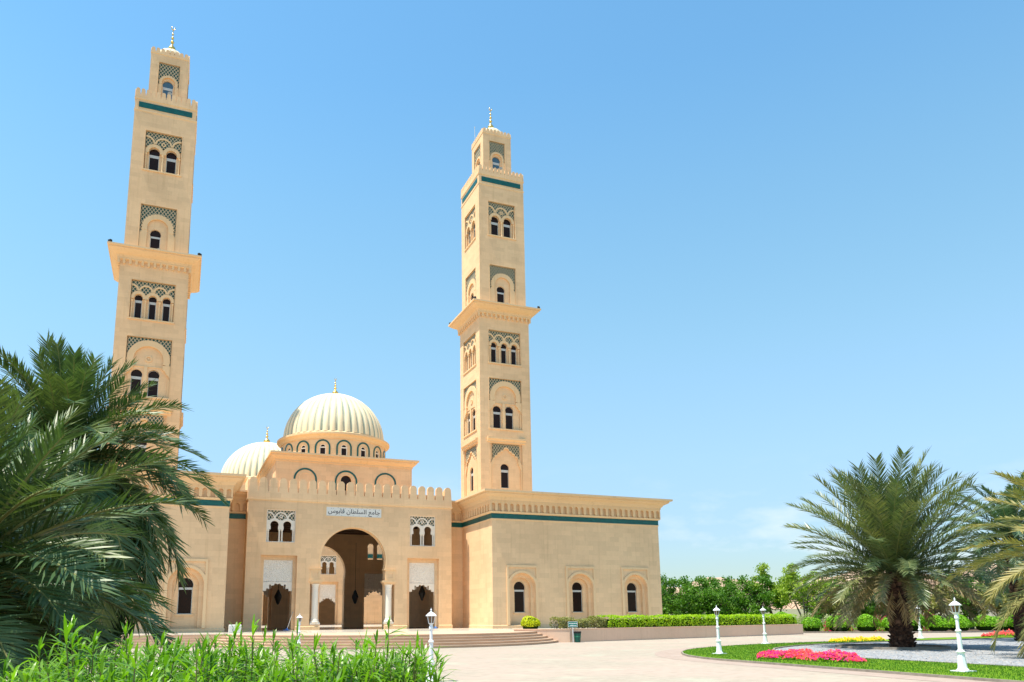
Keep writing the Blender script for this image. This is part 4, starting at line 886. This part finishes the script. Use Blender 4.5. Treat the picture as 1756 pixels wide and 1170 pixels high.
b = MB(); b.sweep([(56, 101), (60, 97), (100, 49), (104, 44)], [(-.3, 0), (-.3, 2.5), (.0, 2.5), (.0, 0)], closed=False); fw = obj('boundary_wall', b, M['farwall'], None, loc=(80, 73, 0)); tag(fw, 'long low whitewashed wall running behind the trees', 'wall')
# scrub on the slope
b = MB(); r = random.Random(8)
for i in range(5200):
    t = r.random(); x = 58+44*t; y = 106-50*t+r.uniform(0, 30); c = Vector((x, y, 0)); 
    leaf_quad(b, c+Vector((0, 0, r.random()**2*1.5)), rand_dir(r), r.uniform(.3, .7), r)
tag(obj('scrub', b, M['tree_c'], None, world=False), kind='stuff')

def leafy_box(b, P0, P1, w_, z0, z1, n, s, r, wob=.05, top=None):
    """shell of leaves round a clipped hedge section, uneven a little"""
    P0 = Vector(P0); P1 = Vector(P1); d = P1-P0; L = d.length; d.normalize(); nn = Vector((d.y, -d.x))
    for i in range(n):
        x = r.uniform(0, L); k = r.random(); wv = wob*(math.sin(x*2.1)+.6*math.sin(x*5.3+1)+.5*math.sin(x*9.1))
        if k < .42: o = w_/2+wv*.6; z = r.uniform(z0, z1); nrm = Vector((nn.x, nn.y, .35))
        elif k < .55: o = -w_/2; z = r.uniform(z0, z1); nrm = Vector((-nn.x, -nn.y, .35))
        else: o = r.uniform(-w_/2, w_/2); z = z1; nrm = Vector((0, 0, 1))
        edge = abs(o)/(w_/2); z += wv*(z-z0)/(z1-z0)-.06*max(0, edge-.8)*5*(z > z1-.05)
        q = P0+d*x+nn*(o+r.gauss(0, .04)); b_ = Vector((q.x, q.y, z+abs(r.gauss(0, .045)) if z > z1-.1 else z))
        leaf_quad(b, b_, nrm+rand_dir(r)*.9, r.uniform(*s), r)
r = random.Random(21)
hl = [(x, y) for x, y in ((28.4, 46.95), (31.3, 47.75), (37.7, 49.4), (45.0, 51.35), (52.0, 53.4))]
hd = thing('hedge', 'long clipped bright green hedge on the planter in front of the right wing', 'hedge', (40, 50, .83))
b = MB(); core = MB()
for P0, P1 in zip(hl, hl[1:]):
    L = (Vector(P1)-Vector(P0)).length; leafy_box(b, P0, P1, 1.15, .92, 1.66, int(L*430), (.09, .16), r)
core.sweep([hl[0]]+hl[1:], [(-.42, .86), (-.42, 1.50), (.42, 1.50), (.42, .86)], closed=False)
obj('leaves', b, M['hedge'], hd); obj('dark_core', core, M['hedge_core'], hd)
b = MB()
for i in range(150):
    t = r.random()*(len(hl)-1); k = int(t); p = Vector(hl[k]).lerp(Vector(hl[k+1]), t-k); b.tube([(p.x+r.uniform(-.45, .45), p.y-.3+r.uniform(-.2, .2), .83), (p.x+r.uniform(-.5, .5), p.y-.3+r.uniform(-.2, .2), 1.1)], .02, 4)
obj('stems', b, M['bark'], hd)
hy = thing('hedge', 'short thin yellowing brownish hedge behind the green sign', 'hedge', (26.3, 46.7, .83)); b = MB(); core = MB()
leafy_box(b, (24.1, 46.1), (28.4, 46.95), .9, .95, 1.48, 3600, (.08, .15), r, .10); obj('leaves', b, M['tree_c'], hy)
for i in range(110):
    x = r.uniform(24.2, 28.2); y = 46.1+(x-24.1)*.2+r.uniform(-.35, .35); core.tube([(x, y, .83), (x+r.uniform(-.15, .15), y+r.uniform(-.1, .1), 1.4)], .012, 4)
obj('stems', core, M['bark'], hy)
def round_bush(seed, rx, h, n, s, mt):
    r = random.Random(seed); b = MB(); c = MB()
    for i in range(n):
        d = rand_dir(r); d.z = abs(d.z)*1.0-.25 if d.z < 0 else d.z
        k = 1+.05*math.sin(d.x*5+seed)+.05*math.sin(d.y*6+2*seed)+r.gauss(0, .018)
        leaf_quad(b, Vector((d.x*rx*k, d.y*rx*k, h*.46+d.z*h*.54*k)), d+rand_dir(r)*.8, r.uniform(*s), r)
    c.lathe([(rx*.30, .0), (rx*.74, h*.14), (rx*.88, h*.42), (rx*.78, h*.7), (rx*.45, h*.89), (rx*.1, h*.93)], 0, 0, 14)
    return mesh('leaves', b, M[mt]), mesh('dark_core', c, M['hedge_core'])
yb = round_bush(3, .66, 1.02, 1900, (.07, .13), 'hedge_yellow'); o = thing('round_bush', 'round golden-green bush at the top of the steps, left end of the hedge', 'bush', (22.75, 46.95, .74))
for nm, me in zip(('leaves', 'dark_core'), yb): inst(nm, me, o, (0, 0, 0))
BV = [round_bush(k+10, 1.0, 1.55, 2400, (.11, .19), 'bush') for k in range(3)]
r = random.Random(2)
line = [(55.2, 57.6), (57.2, 56.1), (59.3, 54.8), (61.0, 53.2), (62.6, 51.6), (65.2, 51.9), (66.6, 50.2), (68.9, 49.8), (70.6, 51.3), (71.9, 49.4), (74.6, 50.0), (76.7, 48.8), (78.2, 51.0), (80.6, 49.8), (83.2, 50.2), (86.0, 49.0), (89, 50)]
desc = ['partly behind the end of the planter wall', 'second in the row, just right of the planter wall', 'third in the row from the planter wall', 'fourth in the row, in front of the magenta flowers', 'fifth in the row, largest of those left of the palm trunk', 'right behind the palm trunk, its left side showing', 'between the palm trunk and the lamp behind it', 'just right of the lamp behind the palm', 'set back above its neighbours right of the palm', 'left of the nearest lamp post head', 'behind the neck of the nearest lamp', 'right of the nearest lamp', 'set back behind the bush right of the nearest lamp', 'second to the right of the nearest lamp', 'under the tips of the yellowing fronds', 'behind the yellowing fronds near the right edge', 'last of the row at the right edge']
for i, ((x, y), dd) in enumerate(zip(line, desc)):
    s = .88+.30*r.random(); o = thing('round_bush', 'clipped round green bush '+dd, 'bush', (x, y, .02), 'clipped bushes along the far kerb'); o.scale = (s, s, s*r.uniform(.92, 1.08)); o.rotation_euler.z = r.uniform(0, 6)
    for nm, me in zip(('leaves', 'dark_core'), BV[i % 3]): inst(nm, me, o, (0, 0, 0))
b = MB(); kl = [(54, 56.8), (58, 53.6), (61.8, 50.3), (66, 48.6), (72, 47.7), (80, 47.4), (92, 47.8)]
b.sweep(kl, [(-.16, 0), (-.16, .16), (0, .16), (0, 0)], closed=False); struct('far_kerb', b, M['kerb'])
sheet('bush_bed', [(x, y+.1) for x, y in kl]+[(92, 60), (70, 62), (56, 64)], .06, M['soil'])
sheet('far_lawn', [(92, 60.5), (100, 70), (75, 92), (56, 96), (56, 64.5), (70, 62.5)], .05, M['grass'])
# flowering shrubs behind the clipped row
for i, (x, y, sx, h, mt, lb_) in enumerate(((61.5, 57.0, 1.6, 1.5, 'bougain', 'small crimson flowering shrub behind the third and fourth round bushes'), (66.2, 54.8, 2.6, 1.85, 'bougain', 'wide crimson and magenta flowering shrub left of the palm trunk'), (70.6, 54.6, 2.0, 1.8, 'bougain', 'crimson flowering shrub just behind the palm trunk'), (59.6, 59.5, 2.2, 1.6, 'pale', 'pale silvery green shrub behind the first round bushes'), (63.6, 59.0, 1.8, 1.9, 'pale', 'pale spiky shrub left of the crimson flowers'))):
    o = thing('flowering_shrub' if mt == 'bougain' else 'pale_shrub', lb_, 'shrub', (x, y, .02)); b = MB(); f = MB(); rr = random.Random(40+i)
    for j in range(2600):
        d = rand_dir(rr); d.z = abs(d.z); k = .55+.5*rr.random()
        p = Vector((d.x*sx*k, d.y*1.1*k, d.z*h*k*(1+.2*math.sin(d.x*6)))); leaf_quad(f if (mt == 'bougain' and rr.random() < .62 and k > .8) else b, p, rand_dir(rr), rr.uniform(.12, .22), rr)
    inst('leaves', mesh('leaves', b, M['bush' if mt == 'bougain' else 'pale']), o, (0, 0, 0))
    if mt == 'bougain': inst('flowers', mesh('flowers', f, M['bougain']), o, (0, 0, 0))
# flower beds on the lawn
def flower_bed(P0, P1, w_, h, n, cols, label, seed, fs=(.05, .09)):
    rr = random.Random(seed); P0 = Vector(P0); P1 = Vector(P1); d = P1-P0; L = d.length; d.normalize(); nn = Vector((d.y, -d.x)); c = (P0+P1)/2
    o = thing('flower_bed', label, 'flower bed', (c.x, c.y, .085)); g_ = MB(); fl = [MB() for _ in cols]
    for i in range(n):
        x = rr.uniform(0, L); taper = min(1, (x/L*6+.35), ((L-x)/L*6+.35)); o_ = rr.uniform(-1, 1); ww = w_/2*taper*(1+.2*math.sin(x*3)); prof = math.sqrt(max(0, 1-o_*o_)); hh = h*taper*(prof**.6)*(.62+.12*math.sin(x*4.3+1)+.12*math.sin(x*11))*rr.uniform(.55, 1.35)
        p = P0+d*x+nn*(o_*ww)-c; z = hh*rr.uniform(.35, 1)
        leaf_quad(g_, Vector((p.x, p.y, z*.85)), rand_dir(rr)+Vector((0, 0, .7)), rr.uniform(.05, .10), rr)
        if rr.random() < (.5 if len(cols) > 1 else .3):
            k = 0 if rr.random() < .66+.22*math.sin(x*2.4+seed) or len(cols) == 1 else 1
            q = Vector((p.x, p.y, hh*rr.uniform(.8, 1.1)+.02)); s = rr.uniform(*fs)
            for m_ in range(2): leaf_quad(fl[k], q+rand_dir(rr)*s*.3, Vector((-.5*rr.random(), -.7, .7))+rand_dir(rr)*.6, s, rr, .95)
    inst('leaves', mesh('leaves', g_, M['bush']), o, (0, 0, 0))
    for f_, cc in zip(fl, cols): inst('flowers', mesh('flowers', f_, M[cc]), o, (0, 0, 0))
flower_bed((21.5, 23.7), (22.35, 19.8), 1.5, .34, 6500, ['pink', 'magenta'], 'bed of coral pink and magenta flowers on the near lawn beside the gravel', 3)
flower_bed((36.7, 34.65), (41.9, 35.4), .7, .26, 2600, ['yellow'], 'row of yellow flowers on the far lawn strip left of the palm trunk', 5, (.06, .10))
flower_bed((43.3, 35.75), (43.7, 35.8), .4, .22, 160, ['yellow'], 'single small clump of yellow flowers beside the yellow row', 6, (.06, .10))
flower_bed((53.5, 37.0), (65, 38.2), 1.0, .42, 4200, ['pink'], 'distant bed of coral flowers at the right on the far lawn strip', 7, (.07, .12))
# soil ring round the big palm
b = MB(); b.lathe([(2.55, .05), (2.55, .16), (2.42, .16), (2.42, .07)], 34.0, 28.3, 48); struct('palm_ring_kerb', b, M['kerb'])
sheet('palm_ring_soil', [(34.0+2.42*math.cos(a*PI/24), 28.3+2.42*math.sin(a*PI/24)) for a in range(48)], .066, M['soil'])
# loose stones, litter and fallen flowers
b = MB(); r = random.Random(6)
for i in range(3400):
    x = r.uniform(24.9, 46); y = r.uniform(15, 34); 
    if not pip(x, y, bed): continue
    s = r.uniform(.02, .05); leaf_quad(b, Vector((x, y, .055+s*.3)), rand_dir(r)+Vector((0, 0, .8)), s, r, .8)
tag(obj('loose_stones', b, M['gravel'], None, world=False), kind='stuff')
# grass blades over the near lawn
b = MB(); r = random.Random(16); n = 0
while n < 26000:
    x = r.uniform(19.6, 40); y = r.uniform(12, 37)
    if not pip(x, y, island) or pip(x, y, bed): continue
    n += 1; h = r.uniform(.03, .07); a = r.uniform(0, PI); w_ = .008; dx, dy = math.cos(a)*w_, math.sin(a)*w_
    b.Fc((b.V((x-dx, y-dy, .084)), b.V((x+dx, y+dy, .084)), b.V((x+r.uniform(-.03, .03), y+r.uniform(-.03, .03), .085+h))))
tag(obj('grass_blades', b, leaf_mat('grass_blades', (.04, .13, .01), (.08, .2, .02), .3, .6, .2, 1.0), None, world=False), kind='stuff')

# ------------------------------------------------------------------ foreground shrubs
def shrub(loc, ztop, seed, label, stems=20, rad=.42):
    r = random.Random(seed); root = thing('leafy_shrub', label, 'shrub', loc, 'long-leaved shrubs in the foreground'); b = MB(); sb_ = MB()
    for s in range(stems):
        a = r.uniform(0, 2*PI); q = math.sqrt(r.random())*rad; zt = ztop*(1 if s < 1 else r.uniform(.80, .955)); p0 = Vector((math.cos(a)*q*.25, math.sin(a)*q*.25, 0)); p2 = Vector((math.cos(a)*q, math.sin(a)*q, zt)); p1 = p0.lerp(p2, .55)+Vector((r.uniform(-.05, .05), r.uniform(-.05, .05), .03))
        K = 10; P = [(p0*(1-t)**2+p1*2*t*(1-t)+p2*t*t) for t in [i/K for i in range(K+1)]]
        sb_.tube(P, [.009*(1-.7*i/K) for i in range(K+1)], 5)
        zl = max(.35, zt-.75); z = zl; k = 0
        while z < zt:
            t = z/zt; i = min(K-1, int(t*K)); pos = P[i].lerp(P[i+1], t*K-i); f = (z-zl)/(zt-zl)
            for m_ in range(2 if f < .9 else 4):
                az = k*2.4+m_*2.1+r.uniform(-.4, .4); el_ = R(0+42*f**2+r.uniform(-16, 18)) if f < .93 else R(r.uniform(45, 85)); L = r.uniform(.13, .23)*(1 if f < .93 else .7); w_ = r.uniform(.010, .016)
                d = Vector((math.cos(az)*math.cos(el_), math.sin(az)*math.cos(el_), math.sin(el_))); side = Vector((-math.sin(az), math.cos(az), r.uniform(-.35, .35))).normalized(); dr = r.uniform(.1, .7)
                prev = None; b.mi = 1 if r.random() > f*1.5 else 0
                for j in range(5):
                    u = j/4; c = pos+d*(L*u)-Vector((0, 0, dr*L*u*u)); ww = w_*(.35, .9, 1, .7, .02)[j]*.5
                    cur = (b.V(c-side*ww), b.V(c+side*ww))
                    if prev: b.Fc((prev[0], prev[1], cur[1], cur[0]))
                    prev = cur
            z += r.uniform(.022, .040); k += 1
    inst('stems', mesh('stems', sb_, M['stem']), root, (0, 0, 0)); inst('leaves', mesh('leaves', b, [M['shrub'], M['shrub_dark']]), root, (0, 0, 0)); return root
vt = [(-60, 1118), (0, 1114), (100, 1100), (170, 1072), (215, 1060), (280, 1084), (350, 1086), (430, 1078), (480, 1096), (520, 1104), (590, 1072), (640, 1092), (675, 1104), (700, 1130), (780, 1160)]
def vtop(u):
    for (a, c), (d, e) in zip(vt, vt[1:]):
        if a <= u <= d: return c+(e-c)*(u-a)/(d-a)
    return 1165
def pix_dir(u):   # horizontal direction of a column of the photograph at the horizon
    d = F+R2*((u-797.35)/1272.75)-U2*((1060-834.4)/1272.75); d.z = 0; return d.normalized()
names_ = ['far left edge under the palm fronds', 'second clump from the left', 'in the shade of the nearest palm', 'tall sprigs left of centre of the green mass', 'low and dense near the bottom edge', 'just right of the tall left sprigs', 'middle of the green mass', 'below the white stone block', 'with one upright sprig by the small lamp', 'directly below the small distant lamp', 'low one right of the small lamp', 'below the great arch, low and spreading', 'tall upright sprigs under the great arch', 'right of the tall sprigs', 'thin one before the steps', 'rightmost but one, arching leaves', 'rightmost, at the foot of the nearer left lamp', 'bottom left corner', 'bottom edge below the left minaret', 'bottom edge below the portal']
pos_ = [(10, 4.9), (70, 4.3), (120, 5.2), (190, 4.7), (240, 3.9), (270, 5.1), (330, 4.4), (375, 5.2), (430, 4.6), (480, 5.1), (520, 4.2), (560, 4.9), (598, 4.4), (640, 5.0), (662, 4.3), (678, 4.9), (694, 4.5), (40, 3.6), (320, 3.6), (470, 3.6)]
for i, ((u, dist), nm) in enumerate(zip(pos_, names_)):
    d = pix_dir(u)*dist; zt = 1.73+(1061-vtop(u))/1272.75*dist*.97-(.10 if dist < 3.8 else 0)-(.04 if i % 3 == 1 else 0)
    shrub((d.x, d.y, 0), zt, 60+i, 'bright green long-leaved shrub, '+nm, 28, .30 if u > 650 else .40)
sheet('shrub_bed', [(-6, 2), (2.2, 2), (2.4, 6.0), (1.2, 7.5), (-6, 26), (-12, 26), (-12, 2)], .03, M['soil'])

# ------------------------------------------------------------------ lamps
def lamp_meshes():
    post = MB()
    post.box(-.24, .24, -.24, .24, 0, .025)
    post.lathe([(.155, .025), (.16, .05), (.145, .07), (.125, .10), (.088, .52)], 0, 0, 8)
    post.lathe([(.088, .52), (.115, .54), (.12, .565), (.085, .60), (.066, .63), (.060, 1.12), (.060, 1.13), (.082, 1.15), (.085, 1.17), (.06, 1.20), (.046, 1.22), (.044, 1.50), (.062, 1.52), (.066, 1.55), (.058, 1.60), (.045, 1.62), (.05, 1.66), (.03, 1.68)], 0, 0, 16)
    cage = MB(); cage.lathe([(.04, 1.66), (.085, 1.685), (.09, 1.70), (.03, 1.705)], 0, 0, 6)
    for i in range(6):
        a = i*PI/3; cage.tube([(.082*math.cos(a), .082*math.sin(a), 1.69), (.125*math.cos(a), .125*math.sin(a), 1.905)], .0085, 4)
    cage.lathe([(.02, 1.90), (.175, 1.90), (.18, 1.915), (.10, 1.985), (.05, 2.02), (.022, 2.03), (.018, 2.06), (.028, 2.085), (.012, 2.11), (.004, 2.15)], 0, 0, 6)
    gl = MB(); gl.lathe([(.072, 1.702), (.115, 1.90)], 0, 0, 6)
    bulb = MB(); bulb.lathe([(.015, 1.70), (.02, 1.75), (.035, 1.79), (.02, 1.83), (.005, 1.84)], 0, 0, 8)
    return mesh('post', post, M['wpaint']), mesh('lantern', cage, M['wpaint']), mesh('lantern_glass', gl, M['lampglass'])
LM = lamp_meshes()
def lamp(loc, label, s=1.0):
    o = thing('street_lamp', label, 'street lamp', loc, 'white garden lamps'); o.scale = (s, s, s); o.rotation_euler.z = loc[0]*.37
    inst('post', LM[0], o, (0, 0, 0)); l = inst('lantern', LM[1], o, (0, 0, 0)); inst('lantern_glass', LM[2], l, (0, 0, 0))
lamp((21.23, 15.41, .09), 'nearest white lamp on the lawn, right of the pink flowers', .985)
lamp((21.99, 26.77, .09), 'white lamp at the left tip of the lawn', .97)
lamp((31.79, 34.67, .09), 'white lamp on the far side of the lawn, second from the left tip', 1.0)
lamp((47.4, 37.1, .09), 'white lamp just right of the big palm trunk', 1.04)
lamp((6.52, 19.67, 0), 'white lamp before the steps, rising from the right end of the foreground shrubs', .925)
lamp((5.75, 38.3, 0), 'small distant white lamp in front of the left doorway', .92)

# ------------------------------------------------------------------ sign, bin, block, brooms
sg = thing('garden_sign', 'small green sign with white writing on a thin post in front of the planter', 'sign', (24.72, 44.55, 0)); sg.rotation_euler.z = -.45
b = MB(); b.tube([(0, 0, 0), (0, 0, 1.08)], .022, 8); inst('post', mesh('post', b, M['wpaint']), sg, (0, 0, 0))
b = MB(); b.box(-.31, .31, -.03, -.01, 1.02, 1.38); bd = inst('board', mesh('board', b, M['signgreen']), sg, (0, 0, 0))
b = MB(); b.plate(rect(-.31, .31, 1.02, 1.38), [rect(-.29, .29, 1.04, 1.36)], -.034, -.031); r = random.Random(3)
for z, x0, x1 in ((1.235, -.24, .25), (1.105, -.21, .22)):
    x = x0
    while x < x1:
        w_ = r.uniform(.02, .05); b.box(x, x+w_, -.033, -.031, z, z+r.uniform(.03, .055)); x += w_+.008
inst('writing', mesh('writing', b, M['wpaint']), bd, (0, 0, 0))
bn = thing('litter_bin', 'dark green ribbed litter bin standing beside the green sign', 'bin', (25.12, 44.68, 0)); b = MB(); n = 24
b.lathe([(.17, .02), (.19, .04), (.245, .60), (.24, .61), (.22, .60)], 0, 0, n, rf=lambda i, n: 1+.03*(i % 2)); inst('body', mesh('body', b, M['bingreen']), bn, (0, 0, 0))
b = MB(); b.lathe([(.235, .60), (.26, .61), (.265, .72), (.24, .73), (.2, .70)], 0, 0, n); inst('rim', mesh('rim', b, M['black']), bn, (0, 0, 0))
b = MB(); b.lathe([(.222, .36), (.236, .37), (.238, .40), (.226, .41)], 0, 0, n); inst('band', mesh('band', b, mat('light_green_band', (.03, .25, .14), .5)), bn, (0, 0, 0))
b = MB(); b.v = []; bm_pts = [(-.42, -.3), (.42, -.3), (.42, .3), (-.42, .3)]
b.sweep([(x, y) for x, y in bm_pts], [(-.03, 0), (0, .02), (0, .52), (-.03, .56), (-.3, .56)]); o = obj('stone_block', b, M['board'], None, world=False, loc=(3.9, 56.2, TZ)); tag(o, 'pale square stone block on the terrace beside the left wing corner', 'stone block')
for k, (xa, za, xb) in enumerate(((-4.99, 2.27, -5.5), (7.62, 2.25, 7.42))):
    o = thing('broom', ('long-handled mop leaning in the left doorway', 'long-handled mop leaning in the right doorway')[k], 'mop', (XM+xb, YP-.15, TZ)); b = MB(); b.tube([(0, 0, .08), (xa-xb, .42, za-TZ)], .018, 6); b.tube([(xa-xb-.01, .41, za-TZ-.12), (xa-xb, .42, za-TZ)], .03, 6); inst('handle', mesh('handle', b, M['frame']), o, (0, 0, 0))
    b = MB(); b.box(-.3, .2, -.12, .12, .01, .06); b.lathe([(.12, .06), (.09, .12), (.03, .2)], 0, 0, 8); inst('head', mesh('head', b, M['blue']), o, (0, 0, 0))
